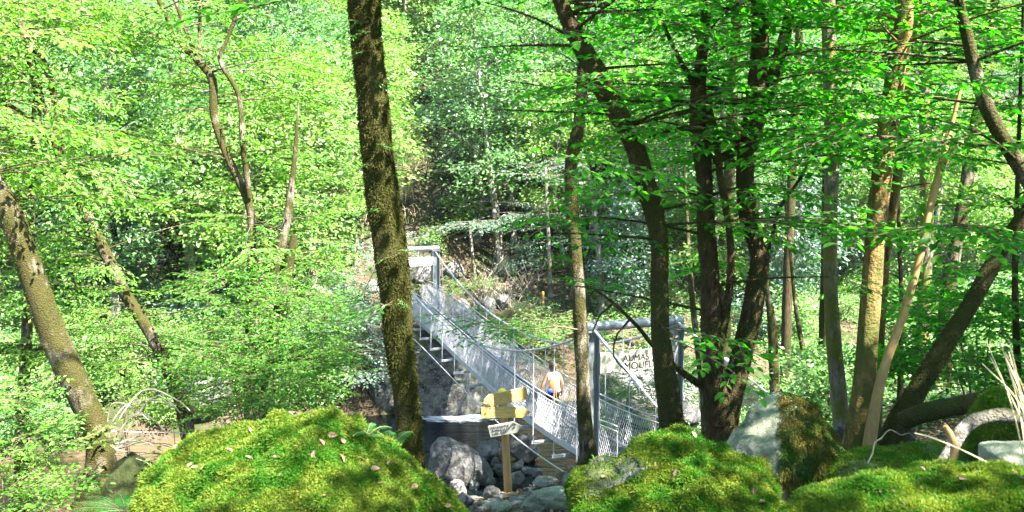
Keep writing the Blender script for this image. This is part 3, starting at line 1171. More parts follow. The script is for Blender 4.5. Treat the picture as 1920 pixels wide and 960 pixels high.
for sg in (-1, 1):
    mb = MB()
    tube(mb, [BP(s, sg * (0.98 - 0.04 * math.sin(math.pi * s / LB)), cable_z(s)) for s in np.linspace(0, LB, 60)], 0.027, 6)
    mb.build("main_cable", STEEL_LIGHT, br)
    mb = MB()
    tube(mb, [BP(s, sg * 1.02, dz(s) - 0.36 - 0.0 * s) for s in np.linspace(0.0, LB, 40)], 0.015, 6)
    mb.build("wind_cable", STEEL_LIGHT, br)

ns = 0.75
while ns < LB - 0.4:
    z = dz(ns)
    mb = MB()
    # channel-section crossbeam: web and two flanges
    box(mb, BP(ns, 0, z - 0.20), E_S * 0.006, E_T * 1.0, E_Z * 0.03)
    box(mb, BP(ns + 0.036, 0, z - 0.171), E_S * 0.025, E_T * 1.0, E_Z * 0.005)
    box(mb, BP(ns + 0.036, 0, z - 0.229), E_S * 0.025, E_T * 1.0, E_Z * 0.005)
    mb.build("crossbeam", STEEL_LIGHT, br)
    for sg in (-1, 1):
        ct = 0.98 - 0.04 * math.sin(math.pi * ns / LB)
        if cable_z(ns) - (z - 0.2) > 0.2:
            mb = MB()
            tube(mb, [BP(ns, sg * ct, cable_z(ns)), BP(ns, sg * 0.97, z - 0.15)], 0.011, 5)
            tube(mb, [BP(ns, sg * ct, cable_z(ns) - 0.06), BP(ns, sg * ct, cable_z(ns) + 0.04)], 0.022, 6)
            # chain at the foot: three links
            for q in range(4):
                tube(mb, [BP(ns, sg * 0.97, z - 0.15 + 0.07 * q), BP(ns, sg * 0.97, z - 0.10 + 0.07 * q)], 0.016, 5)
            mb.build("hanger", STEEL_LIGHT, br)
    ns += 1.24


def h_post(s, t, z0, z1, parent, w=0.13):
    mb = MB()
    c = BP(s, t, (z0 + z1) / 2)
    h = E_Z * (z1 - z0) / 2
    box(mb, c, E_T * (w - 0.013), E_S * 0.008, h)
    for sg in (-1, 1):
        box(mb, c + E_T * sg * w, E_T * 0.011, E_S * (w * 0.95), h)
    box(mb, BP(s, t, z1 + 0.012), E_T * (w + 0.03), E_S * (w + 0.03), E_Z * 0.01)
    mb.build("post", STEEL, parent)


def ticks(mb, o, ex, ey, w, h, r, mat=0, n=None):
    """a line of worn, unreadable letter strokes"""
    x = 0
    nrm = np.cross(ex, ey)
    while x < w:
        lw = h * r.uniform(0.35, 0.7)
        for _ in range(2):
            a = r.uniform(-0.35, 0.35)
            dv = unit(ey * math.cos(a) + ex * math.sin(a))
            if r.random() < 0.35:
                dv = ex
            c = o + ex * (x + lw * r.uniform(0.2, 0.8)) + ey * h * r.uniform(0.35, 0.65) + nrm * 0.004
            sd = np.cross(nrm, dv)
            box(mb, c, dv * h * (0.42 if abs(np.dot(dv, ey)) > 0.5 else 0.22), sd * h * 0.075, nrm * 0.002, mat)
        x += lw + h * (0.22 if r.random() > 0.18 else 0.6)


def gantry(s, ztop, zl, zr, name, sign_lo, sign_hi, text):
    g = empty(name, None, None)
    g.parent = br
    h_post(s, -1.0, zl, ztop, g)
    h_post(s, 1.0, zr, ztop, g)
    mb = MB()
    tube(mb, [BP(s, -1.14, ztop + 0.10), BP(s, 1.14, ztop + 0.10)], 0.10, 16)
    for t in (-0.95, 0.95):
        tube(mb, [BP(s, t - 0.03, ztop + 0.10), BP(s, t + 0.03, ztop + 0.10)], 0.118, 16)
    mb.build("beam", STEEL, g)
    mb = MB()
    n = -E_S
    zc = (sign_lo + sign_hi) / 2
    box(mb, BP(s - 0.15, 0, zc), E_T * 0.88, E_S * 0.016, E_Z * (sign_hi - sign_lo) / 2, bev=0.006)
    sb = mb.build("sign_board", SIGNWOOD, g)
    for t in (-0.3, 0.3):
        mb = MB()
        tube(mb, [BP(s - 0.05, t, sign_hi - 0.04), BP(s - 0.05, t, ztop + 0.02)], 0.012, 6)
        mb.build("sign_hanger", STEEL_LIGHT, g)
    if text:
        for k, (line, t0, zt, sz) in enumerate(text):
            cu = bpy.data.curves.new("lettering", 'FONT')
            cu.body = line
            cu.size = sz
            cu.extrude = 0.002
            cu.materials.append(INK)
            oc = bpy.data.objects.new("lettering_curve", cu)
            COL.objects.link(oc)
            bpy.context.view_layer.update()
            lm_ = bpy.data.meshes.new_from_object(oc.evaluated_get(bpy.context.evaluated_depsgraph_get()))
            bpy.data.objects.remove(oc)
            lm_.materials.clear()
            lm_.materials.append(INK)
            o = link("lettering", lm_)
            M = Matrix(((E_T[0], 0, -E_S[0], 0), (E_T[1], 0, -E_S[1], 0), (0, 1, 0, 0), (0, 0, 0, 1)))
            M.translation = Vector(BP(s - 0.172, t0, zt))
            o.matrix_world = M
            o.parent = sb
    else:
        mb = MB()
        r = np.random.default_rng(3)
        hgt = sign_hi - sign_lo
        ticks(mb, BP(s - 0.168, -0.62, sign_lo + hgt * 0.56), E_T, E_Z, 1.15, hgt * 0.28, r)
        mb.build("lettering", INK, sb)
        mb = MB()
        ticks(mb, BP(s - 0.168, -0.1, sign_lo + hgt * 0.18), E_T, E_Z, 0.55, hgt * 0.26, r)
        mb.build("lettering", INK, sb)
    return g


zs_hi = P(1127, 658, 19.6)[2]
zs_lo = P(1127, 697, 19.6)[2]
gantry(0.0, ZTOP, 1.4, 1.6, "near_gantry", zs_lo, zs_hi, [("AUMAS T", -0.36, zs_lo + 0.215, 0.19), ("*MOUFLON", -0.42, zs_lo + 0.04, 0.21)])
gantry(LB, ZTOPF, 2.0, 2.0, "far_gantry", P(815, 496, 37)[2], P(815, 480, 37)[2], None)
for sg in (-1, 1):
    mb = MB()
    a = BP(0, sg * 1.0, ZTOP + 0.08)
    e = BP(-4.6, sg * 1.05, 0)
    e[2] = H(e[0], e[1])[0] + 0.1
    tube(mb, [a, a + (e - a) * 0.42], 0.03, 8)
    tube(mb, [a + (e - a) * 0.42, e], 0.016, 6)
    tube(mb, [a + (e - a) * 0.40, a + (e - a) * 0.47], 0.055, 8)
    mb.build("backstay", STEEL_LIGHT, br)
    mb = MB()
    a = BP(LB, sg * 1.0, ZTOPF + 0.08)
    e = BP(LB + 4.5, sg * 1.05, 2.6)
    tube(mb, [a, e], 0.02, 6)
    mb.build("backstay", STEEL_LIGHT, br)

# ------------------------------------------------------------------ the wooden signpost
base = P(953, 931, 15.0)
top = P(942, 738, 15.0)
sp = empty("signpost", "wooden trail signpost with three arrow boards on the stony bank in front of the bridge", "signpost")
mb = MB()
b0 = base + np.array([0, 0, -0.3])
tube(mb, catmull(np.array([[*b0, .068], [*base, .066], [*((base + top) / 2 + np.array([0.006, 0, 0])), .062], [*top, .058]]), 0.1)[:, :3], 0.064, 16, lump=0.05)
mb.build("post", POSTWOOD, sp)
mb = MB()
tube(mb, [top + np.array([0, 0, -0.03]), top + np.array([0, 0, 0.05]), top + np.array([0, 0, 0.075])], [0.066, 0.066, 0.045], 16)
mb.build("cap", YELLOW, sp)


def board(px0, py0, px1, py1, h_px, point, yaw, name_mat, label, txt=None, off=0.0):
    """arrow board whose long axis runs (px0,py0)-(px1,py1) at the post's distance; POINT is the arrow side"""
    a, b = P(px0, py0, 14.92 - off), P(px1, py1, 14.92 - off)
    ex = b - a
    ex[1] += math.tan(yaw) * np.hypot(ex[0], ex[2])
    L = np.linalg.norm(b - a)
    ex = unit(ex)
    ey = unit(np.array([0, 0, 1.0]) - ex * ex[2])
    h = h_px * 15.0 / F
    tip = 0.13
    if point < 0:
        poly = [(0, 0), (tip, -h / 2), (L, -h / 2), (L, h / 2), (tip, h / 2)]
    elif point > 0:
        poly = [(0, -h / 2), (L - tip, -h / 2), (L, 0), (L - tip, h / 2), (0, h / 2)]
    mb = MB()
    prism(mb, poly, 0.032, a, ex, ey)
    nn_ = np.cross(ex, ey)
    for bx_ in (L * 0.42, L * 0.55):
        tube(mb, [a + ex * bx_ + nn_ * 0.002, a + ex * bx_ + nn_ * 0.008], 0.012, 8, 1)
    o = mb.build("arrow_board", [name_mat, STEEL], sp)
    o["label"] = label
    if txt:
        mb = MB()
        r = np.random.default_rng(8)
        n = np.cross(ex, ey)
        for k in range(3):
            ticks(mb, a + ex * 0.05 + ey * (h * (0.22 - 0.27 * k)) + n * 0.0, ex, ey, L * 0.52 if k < 2 else L * 0.45, h * 0.19, r)
        mb.build("lettering", INK, o)
        mb = MB()
        for k in range(2):
            if k < 2:
                ticks(mb, a + ex * L * 0.74 + ey * (h * (0.2 - 0.27 * k)), ex, ey, L * 0.1, h * 0.18, r)
        mb.build("lettering", INK, o)
    return o


board(903, 755, 989, 739, 24, -1, 0.1, SIGNPINE, "pine arrow board pointing left, tilted up on its right", off=0.02)
board(902, 774, 995, 773, 22, 1, 0.0, SIGNPINE, "level pine arrow board pointing right")
board(917, 810, 985, 788, 22, 1, -0.45, SIGNWOOD, "pale lettered arrow board slanting back to the right", txt=True, off=0.05)

# yellow-topped marker post on the far trail
mp_ = on_ground(1018, 578)
mk = empty("marker_post", "thin trail marker post with yellow top on the far bank", "marker post")
mb = MB()
tube(mb, [mp_ + np.array([0, 0, -0.2]), mp_ + np.array([0, 0, 0.6])], 0.055, 8)
mb.build("post", POSTWOOD, mk)
mb = MB()
tube(mb, [mp_ + np.array([0, 0, 0.6]), mp_ + np.array([0, 0, 0.72])], [0.06, 0.05], 8)
mb.build("painted_top", YELLOW, mk)
# ------------------------------------------------------------------ trees: near bank, traced trunk by trunk
SUNLIT += [(P(948, 775, 15), 0.75), (BP(3.8, -.2, 3.2), 0.8), (P(1650, 500, 9.4), 0.45), (P(1640, 700, 9.4), 0.3), (P(1690, 150, 9.4), 0.35)]
SUNLIT += [(P(px, py, Y), rad, 0.27) for px, py, Y, rad in [(815, 890, 5.0, .22), (775, 860, 5.1, .2), (340, 860, 5.0, .2), (480, 905, 4.7, .12), (570, 890, 4.8, .1),
           (1215, 870, 5.4, .22), (1170, 915, 5.2, .14), (1300, 890, 5.2, .12), (1425, 865, 5.6, .18), (1520, 780, 7.4, .2), (1870, 895, 3.2, .34), (1720, 905, 3.2, .3), (1570, 930, 3.2, .22), (1840, 800, 4.2, .2)]]
SUNLIT += [(P(20, 860, 12), 0.6), (P(120, 660, 13), 0.5), (P(60, 540, 13), 0.4), (P(180, 820, 13), 0.35), (P(490, 640, 16.5), 0.9), (P(470, 460, 20), 0.8), (P(400, 230, 20), 0.8), (P(250, 630, 20), 1.0), (P(520, 530, 19), 0.6), (P(735, 640, 8.1), 0.12), (P(690, 250, 8.1), 0.2)]
R = np.random.default_rng


def ok_right(px, py, r):
    if py < -60 or px > 1990 or px < -100:
        return True
    xm = np.interp(py, [-60, 0, 100, 200, 300, 400, 440, 480, 560, 700, 760], [870, 890, 930, 985, 990, 945, 960, 1060, 1075, 1120, 1280])
    if px < xm:
        return False
    if py > 735:
        return False
    if 1110 < px < 1235 and 640 < py < 705 and r.random() > 0.12:
        return False
    if px < 1240 and py > 560 and r.random() > 0.35:
        return False
    if 1440 < px < 1640 and py > 430 and r.random() > 0.22:
        return False
    if py > 520 and r.random() > 0.55:
        return False
    return True


def ok_left(px, py, r):
    if py < -60 or px < -100:
        return True
    if px > 660:
        return False
    if 70 < px < 350 and py > 745 and r.random() > 0.06:
        return False
    if py > 830 and px > 60:
        return False
    if py > 690 and px < 420 and r.random() > 0.2:
        return False
    if 430 < py < 600 and 190 < px < 460 and r.random() > 0.55:
        return False
    return True


def make_tree(name, label, stems, bark, protos, leafm, crown=(), ok=None, seed=1, top=None, sides=14, lump=0.10, flute=0.05, group=None, ground=True, cat="tree", branches=(), moss=0, lscale=2.6, stem_names="limb", mossmat=None):
    """stems[0] is the trunk; others are limbs of the same tree"""
    t = empty(name, label, cat, group)
    r = R(seed)
    wood = MB()
    paths = []
    w = finish_path(ext_path(stems[0]), top, ground)
    trunk_tube(wood, w, sides, lump, lscale, seed, flute)
    paths.append(w)
    limbs = []
    for k, st in enumerate(stems[1:]):
        w2 = finish_path(ext_path(st), top if (st[0][1] < 0 and top) else None, False)
        lm = MB()
        trunk_tube(lm, w2, max(7, sides - 4), lump, lscale, seed + 10 + k, flute * 0.6)
        limbs.append(lm)
        paths.append(w2)
    for br_ in branches:
        w3 = catmull(ext_path(br_), 0.1)
        trunk_tube(wood, w3, 7, 0.08, 4.0, seed + 40, 0.0)
        paths.append(w3)
    cr = MB()
    for c in crown:
        c = dict(c)
        pi = c.pop("stem", 0)
        lim = c.pop("ok", ok)
        grow(wood, cr, paths[pi], c["z"][0], c["z"][1], c["n"], c["L"], c.get("protos", protos), r, c.get("scale", (0.8, 1.2)), c.get("az"), lim, c.get("rise", (0.0, 0.35)), c.get("rad", 0.016), c.get("every", 0.42), c.get("start", 0.3), 0.34 if protos is SPR_MID else 0.16)
    tg = wood.geo()
    wood.build("trunk", bark, t, True)
    for lm in limbs:
        lm.build("limb", bark, t, True)
    if cr.n:
        cr.build("crown", [leafm, TWIG], t)
    if moss:
        if limbs:
            for lm in limbs:
                wood.add_geo(lm.geo())
        add_moss_fuzz(t, wood.geo() if limbs else tg, moss, r, mat=mossmat)
    return t, paths


TOP_CROWN = dict(z=(12.2, 17.5), n=16, L=(1.5, 3.6), protos=SPR_TOP, scale=(0.9, 1.4), every=0.65, rad=0.03, ok=lambda px, py, r: py < -40)

# the big mossy trunk in the middle
make_tree("mossy_tree", "thick straight trunk furred with brown green moss, centre, behind the big mossy boulder",
    [[(680, -40, 8.2, 54), (687, 60, 8.2, 54), (699, 200, 8.2, 55), (712, 330, 8.2, 55), (732, 480, 8.2, 58), (745, 620, 8.2, 53), (761, 750, 8.2, 49), (770, 860, 8.2, 50)]],
    BARK_MOSSY, SPR_OAK, LEAF_OAK, [dict(TOP_CROWN, n=8), ], None, 21, 16.5, 28, 0.13, 0.09, moss=42000, lscale=4.0)

# oak sprigs straight out of the trunk (epicormic shoots)
def sprigs(tree, seed, spots):
    r = R(seed)
    mb = MB()
    for px, py, Y, az, s in spots:
        p = P(px, py, Y)
        mb = MB()
        mb.add_geo(SPR_OAK[r.integers(len(SPR_OAK))], rot(math.radians(az), r.uniform(-0.5, 0.1), r.uniform(-0.4, 0.4)) * s, p)
        mb.build("leafy_shoot", [LEAF_OAK, TWIG], tree)


mossy = bpy.data.objects["mossy_tree"]
sprigs(mossy, 4, [(695, 60, 8.05, 200, .35), (700, 150, 8.05, -20, .22), (715, 270, 8.0, -70, .28), (730, 285, 8.1, 0, .45), (735, 290, 8.1, 30, .3), (700, 310, 8.05, 190, .3),
                  (725, 395, 8.05, 200, .4), (735, 480, 8.05, 170, .35), (745, 470, 8.05, 10, .2), (735, 565, 8.05, 200, .5), (735, 570, 8.05, 185, .55), (745, 560, 8.0, -60, .25), (690, 40, 8.05, 185, .5), (712, 20, 8.1, 10, .4), (690, 95, 8.0, 200, .3)])

make_tree("mossy_tree", "slender crooked mossy trunk standing in front of the left post of the near gantry",
    [[(1088, -40, 14, 14.1), (1090, 60, 14, 16.7), (1092, 130, 14, 19.4), (1085, 230, 14, 21.1), (1070, 320, 14, 23.8), (1078, 450, 14, 24.6), (1085, 560, 14, 25.5), (1092, 680, 14, 27.3), (1096, 780, 14, 29.0), (1105, 868, 14, 33.4)]],
    BARK_PATCH, SPR_FG, LEAF_SHADE, [dict(z=(8.5, 11.5), n=9, L=(0.8, 1.8)), dict(TOP_CROWN, n=6), ], ok_right, 22, 15, 12, 0.14, 0.05, moss=7000)
# the leafy branch that reaches over the bridge
cr = MB(); wd = MB()
pth = catmull(np.array([P(1083, 618, 13.9), P(1040, 612, 13.6), P(980, 620, 13.3), P(915, 612, 13.0), P(865, 600, 12.8)]), 0.08)
tube(wd, pth, np.linspace(0.014, 0.004, len(pth)), 5)
r = R(77)
for i in range(2, len(pth), 3):
    for sg in (-1, 1):
        az = math.pi + sg * r.uniform(0.4, 1.1)
        cr.add_geo(SPR_FG[r.integers(7)], rot(az, r.uniform(-0.1, 0.1), r.uniform(-0.2, 0.2)) * r.uniform(0.5, 0.9), pth[i] + r.normal(0, 0.05, 3))
slm = bpy.data.objects["mossy_tree.001"]
wd.build("branch", TWIG, slm, True)
cr.build("foliage", [LEAF_OAK, TWIG], slm)

make_tree("leaning_tree", "dark trunk leaning up to the left, between the sign board and the mossy boulder",
    [[(1040, -40, 9, 30.2), (1075, 60, 9, 31.9), (1115, 130, 9, 34.4), (1145, 190, 9, 36.1), (1185, 265, 9, 36.1), (1212, 350, 9, 36.1), (1235, 450, 9, 36.1), (1237, 560, 9, 37.0), (1243, 680, 9, 39.5), (1258, 800, 9, 47.0)]],
    BARK_DARK, SPR_FG, LEAF_SHADE, [dict(z=(8.6, 11.6), n=32, L=(0.8, 2.1)), dict(z=(7.2, 8.6), n=7, L=(0.6, 1.2)), dict(TOP_CROWN, n=13)], ok_right, 23, 15.5, 16, 0.19, 0.08, moss=9000, lscale=4.0)

make_tree("many_stemmed_tree", "broad dark tree with several twisted stems from one foot, right of the sign board",
    [[(1425, -40, 9.6, 31.0), (1425, 100, 9.6, 34.0), (1412, 220, 9.6, 35.6), (1398, 310, 9.6, 34.0), (1405, 420, 9.6, 31.0), (1425, 480, 9.6, 34.0), (1415, 560, 9.6, 38.7), (1392, 660, 9.6, 41.8), (1368, 760, 9.6, 51.1), (1355, 830, 9.6, 65.0)],
     [(1327, -40, 9.5, 17.0), (1320, 80, 9.5, 20.9), (1308, 190, 9.5, 31.0), (1318, 300, 9.5, 32.5), (1325, 420, 9.5, 35.6), (1332, 560, 9.5, 38.7), (1338, 680, 9.5, 43.4), (1345, 790, 9.6, 51.1)],
     [(1495, -40, 9.7, 21.7), (1465, 90, 9.7, 24.0), (1440, 170, 9.65, 24.0), (1413, 250, 9.6, 23.2)],
     [(1402, 250, 9.6, 17.0), (1378, 285, 9.55, 17.0), (1340, 302, 9.5, 18.5)],
     [(1318, 175, 9.3, 11.6), (1340, 240, 9.3, 12.4), (1350, 330, 9.3, 13.1), (1366, 420, 9.35, 13.1), (1370, 520, 9.4, 14.0), (1352, 640, 9.5, 15.5)],
     [(1218, -40, 9.3, 6.9), (1250, 60, 9.35, 7.7), (1285, 130, 9.4, 9.3), (1312, 170, 9.5, 10.8)]],
    BARK_DARK, SPR_FG, LEAF_SHADE,
    [dict(z=(8.6, 11.6), n=19, L=(0.9, 2.4)), dict(z=(8.8, 11.6), n=16, L=(0.8, 2.0), stem=1), dict(z=(7.2, 8.6), n=10, L=(0.6, 1.5), stem=1), dict(TOP_CROWN, n=20)],
    ok_right, 24, 16.5, 18, 0.22, 0.12, moss=12000, lscale=4.0,
    branches=[[(1118, 545, 9.0, 3.6), (1150, 568, 9.05, 5.8), (1195, 612, 9.15, 7.9), (1235, 660, 9.3, 10.1), (1290, 706, 9.5, 13.0), (1335, 735, 9.6, 17.3)],
              [(1105, 640, 9.0, 2.2), (1125, 590, 9.0, 3.6), (1150, 568, 9.05, 5.0)], [(1178, 700, 9.1, 2.2), (1150, 668, 9.1, 2.9), (1158, 625, 9.1, 3.6), (1180, 600, 9.12, 4.3)],
              [(1530, 275, 9.8, 4.3), (1500, 335, 9.8, 5.8), (1462, 390, 9.75, 6.5), (1446, 450, 9.7, 7.2), (1436, 490, 9.6, 7.9)]])

make_tree("straight_tree", "straight thin olive grey trunk left of the yellow stripped trunk",
    [[(1552, -40, 12, 25), (1556, 120, 12, 26), (1560, 300, 12, 26), (1556, 480, 12, 26), (1562, 620, 12, 28), (1575, 760, 12, 31), (1582, 830, 12, 36)]],
    BARK_GREY, SPR_FG, LEAF_SHADE, [dict(z=(8.8, 12), n=16, L=(0.9, 2.0)), dict(TOP_CROWN, n=8)], ok_right, 25, 17, 14, 0.05, 0.04)
make_tree("stripped_tree", "tall yellow barked trunk leaning slightly right, front one of a pair",
    [[(1702, -40, 9.5, 26), (1692, 60, 9.5, 34), (1668, 220, 9.5, 37), (1645, 400, 9.5, 37), (1632, 560, 9.5, 38), (1622, 700, 9.5, 40), (1602, 860, 9.5, 54)]],
    BARK_YELLOW, SPR_FG, LEAF_SHADE, [dict(z=(9.6, 12), n=12, L=(0.9, 2.0)), dict(TOP_CROWN, n=10)], ok_right, 26, 16, 16, 0.06, 0.08)
make_tree("straight_tree", "darker brown trunk close behind the yellow stripped one",
    [[(1715, -40, 11.5, 18), (1705, 120, 11.5, 22), (1690, 240, 11.5, 25), (1668, 400, 11.5, 26), (1655, 500, 11.5, 26), (1645, 640, 11.5, 26), (1638, 830, 11.5, 30)]],
    BARK_YELLOW, SPR_FG, LEAF_SHADE, [dict(z=(8.8, 12), n=12, L=(0.9, 2.2)), dict(TOP_CROWN, n=6)], ok_right, 27, 16, 12, 0.06, 0.05)
make_tree("leaning_tree", "dark mossy trunk leaning steeply up to the right edge",
    [[(2150, 180, 9, 21.8), (1990, 330, 9, 26.9), (1915, 410, 9, 28.6), (1865, 490, 9, 30.2), (1820, 570, 9, 31.1), (1770, 650, 9, 33.6), (1715, 740, 9, 38.6), (1668, 830, 9, 52.1)]],
    BARK_DARK, SPR_FG, LEAF_SHADE, [dict(z=(8.2, 10.2), n=14, L=(0.8, 2.0)), dict(TOP_CROWN, n=10)], ok_right, 28, 15, 14, 0.12, 0.07, moss=4000)
make_tree("leaning_tree", "dark patchy trunk entering from the right edge and leaning up to the left",
    [[(1790, -40, 8.5, 16), (1812, 60, 8.5, 20), (1838, 165, 8.5, 26), (1862, 225, 8.5, 28), (1905, 300, 8.5, 30), (1965, 390, 8.5, 34), (2040, 520, 8.5, 38), (2110, 700, 8.5, 44), (2150, 930, 8.5, 52)]],
    BARK_PATCH, SPR_FG, LEAF_SHADE, [dict(z=(8.9, 11.8), n=27, L=(0.9, 2.6)), dict(TOP_CROWN, n=18)], ok_right, 29, 15, 14, 0.12, 0.06)
make_tree("background_tree", "grey brown trunk seen between the yellow trunk and the snapped sapling",
    [[(1730, 40, 17, 16), (1734, 150, 17, 20), (1735, 250, 17, 22), (1738, 400, 17, 24), (1735, 520, 17, 24), (1728, 640, 17, 25), (1724, 720, 17, 28)]],
    BARK_GREY, SPR_MID, LEAF_SUN, [dict(z=(9, 14), n=14, L=(1, 2.4))], ok_right, 30, 16, 12, 0.08, 0.05)
make_tree("background_tree", "brown trunk right of the snapped sapling, leaning a little right at its top",
    [[(1862, 40, 16, 16), (1850, 150, 16, 20), (1830, 230, 16, 22), (1812, 340, 16, 24), (1795, 440, 16, 25), (1775, 560, 16, 26), (1768, 680, 16, 30)]],
    BARK_PATCH, SPR_MID, LEAF_SUN, [dict(z=(9, 14), n=12, L=(1, 2.4))], ok_right, 31, 15, 12, 0.12, 0.05)
make_tree("dead_sapling", "thin snapped sapling with a bare orange tip, leaning right beside the yellow trunk",
    [[(1803, 160, 8.8, 6), (1775, 270, 8.8, 10), (1745, 380, 8.8, 12), (1725, 480, 8.8, 14), (1690, 600, 8.8, 16), (1655, 700, 8.8, 18), (1632, 820, 8.8, 24)]],
    ORANGEWOOD, SPR_FG, LEAF_SHADE, [], None, 32, None, 10, 0.05, 0.03,
    branches=[[(1822, 246, 8.7, 4), (1795, 275, 8.75, 8), (1768, 310, 8.8, 11), (1745, 390, 8.8, 11)]])
for k, (st, lab) in enumerate([
    ([(1440, 560, 20, 12), (1447, 600, 20, 17), (1450, 660, 20, 19), (1453, 750, 20, 22)], "sunlit sapling trunk in the gully, closest to the many stemmed tree"),
    ([(1490, 560, 20, 8), (1497, 610, 20, 10), (1506, 660, 20, 11), (1513, 750, 20, 13)], "thin curved sapling in the gully, just left of the straight grey trunk"),
    ([(1292, 480, 21, 9), (1300, 580, 21, 12), (1312, 680, 21, 14), (1322, 780, 21, 17)], "reddish sapling seen left of the many stemmed tree"),
    ([(1684, 370, 14, 7), (1687, 470, 14, 8), (1690, 560, 14, 9), (1689, 680, 14, 11)], "dark straight sapling between the yellow pair and the snapped sapling"),
    ([(1905, 430, 10, 10), (1903, 520, 10, 12), (1906, 640, 10, 13), (1908, 700, 10, 14)], "dark thin sapling near the right edge above the grass stalks")]):
    make_tree("sapling", lab, [st], BARK_PATCH if k < 3 else BARK_DARK, SPR_MID if k < 4 else SPR_FG, LEAF_SUN if k < 4 else LEAF_SHADE,
        [dict(z=(6.0, 9.0), n=7, L=(0.4, 1.1))], ok_right, 50 + k, 9.3 if k < 3 else 11.5, 8, 0.06, 0.0)

# unseen canopy trees shading the bank, plus gully trees added to shade stream and bridge
for k, (x, y, lab) in enumerate([(7.0, 1.5, "canopy tree out of view to the right whose crown shades the boulders"), (2.6, -4.5, "canopy tree behind the viewpoint whose crown shades the boulders"), (11.5, 6.5, "canopy tree out of view on the right bank"), (6.8, 20.5, "grey tree in the gully added to shade the stream, hidden behind the straight trunk"), (6.1, 27.0, "tall riverside tree added to shade the far bridge end, behind the many stemmed tree"), (9.6, 33.0, "tall grey tree added to shade the far terrace, right of the many stemmed tree")]):
    t = empty("canopy_tree", lab, "tree")
    r = R(300 + k)
    zz = H(x, y)[0]
    far_ = y > 25
    w = catmull(np.array([[x, y, zz - .3, .2], [x, y + .1, zz + 7, .16], [x + .1, y, 15, .12], [x, y, 20, .05]] if far_ else [[x, y, zz - .3, .2], [x + .02, y, zz + 3, .17], [x - .03, y + .1, zz + 6, .14], [x, y + .3, zz + 10, .05]]), 0.2)
    wood, cr = MB(), MB()
    trunk_tube(wood, w, 12, 0.08, 2.6, k)
    grow(wood, cr, w, 14.5 if far_ else 12.0, 19.5 if far_ else 16.5, (62 if x < 8 else 26) if far_ else 95, (1.6, 4.6), SPR_TOP, r, (0.9, 1.4), None, lambda px, py, r: py < 30 or px < -200 or px > 2100, (0.0, 0.3), 0.03, 0.6, 0.2)
    wood.build("trunk", BARK_DARK, t, True)
    cr.build("crown", [LEAF_SHADE, TWIG], t)

# ------------------------------------------------------------------ trees on the left
make_tree("leaning_tree", "stout patchy trunk curving up to the left edge from the brown water's bank",
    [[(-60, 270, 13, 39.6), (5, 375, 13, 42.1), (40, 460, 13, 44.7), (75, 560, 13, 46.4), (110, 650, 13, 49.0), (152, 740, 13, 49.9), (184, 820, 13, 49.9), (192, 905, 13, 58.5)]],
    BARK_PATCH, SPR_MID, LEAF_SUN, [dict(z=(8, 11.5), n=30, L=(0.8, 2.2)), dict(z=(11.5, 15), n=10, L=(1, 3))], ok_left, 33, 14.5, 16, 0.13, 0.08, moss=9000, mossmat=MOSS_BROWN)
make_tree("forked_tree", "slender mossy tree leaning up to the left, its forked top in the upper left corner",
    [[(18, -40, 18, 11.4), (45, 60, 18, 14.1), (75, 190, 18, 17.6), (100, 260, 18, 21.1), (120, 300, 18, 22.0), (160, 400, 18, 22.0), (205, 490, 18, 22.9), (240, 560, 18, 22.9), (290, 640, 18, 23.8), (325, 720, 18, 24.6), (352, 815, 18, 28.2)],
     [(20, 50, 18, 6.2), (60, 85, 18, 9.7), (88, 130, 18, 12.3), (104, 200, 18, 14.1), (108, 275, 18, 15.8)],
     [(-40, 170, 18, 8.8), (20, 200, 18, 10.6), (70, 238, 18, 12.3), (98, 268, 18, 12.3)],
     [(-40, 60, 18, 7.0), (10, 120, 18, 8.8), (48, 145, 18, 10.6)]],
    BARK_PATCH, SPR_MID, LEAF_SUN, [dict(z=(3.6, 8.5), n=34, L=(0.8, 2.4)), dict(z=(8.5, 13), n=36, L=(0.8, 2.4)), dict(z=(8, 13), n=12, L=(0.8, 2), stem=1), dict(z=(4.5, 12), n=26, L=(0.3, 0.8), az=(-2.6, -0.5), scale=(0.5, 0.9))], ok_left, 34, 15, 12, 0.12, 0.05)
make_tree("forked_tree", "sunlit pale barked tree with upright forking stems in the left centre",
    [[(278, -40, 20, 7.6), (340, 80, 20, 9.8), (372, 115, 20, 13.9), (398, 150, 20, 15.3), (402, 220, 20, 16.1), (425, 290, 20, 15.3), (462, 370, 20, 15.3), (472, 420, 20, 16.7), (472, 540, 20, 18.8), (468, 700, 20, 22.3)],
     [(315, -40, 20, 7.6), (350, 60, 20, 8.4), (372, 112, 20, 9.8)],
     [(380, -40, 20.2, 6.2), (374, 50, 20.2, 7.0), (376, 110, 20.2, 8.4)],
     [(465, -40, 19.8, 6.2), (428, 70, 19.8, 7.0), (413, 115, 19.8, 7.6), (448, 180, 19.8, 9.0), (455, 270, 19.8, 9.8), (468, 370, 19.9, 10.5)]],
    BARK_PATCH, SPR_MID, LEAF_SUN, [dict(z=(4.5, 8.5), n=30, L=(0.8, 2.2)), dict(z=(8.5, 13), n=34, L=(0.8, 2.4)), dict(z=(8, 13), n=16, L=(0.6, 1.8), stem=3), dict(z=(5.5, 12), n=34, L=(0.3, 0.8), az=(-2.6, -0.5), scale=(0.5, 0.9))], ok_left, 35, 15, 12, 0.10, 0.05)
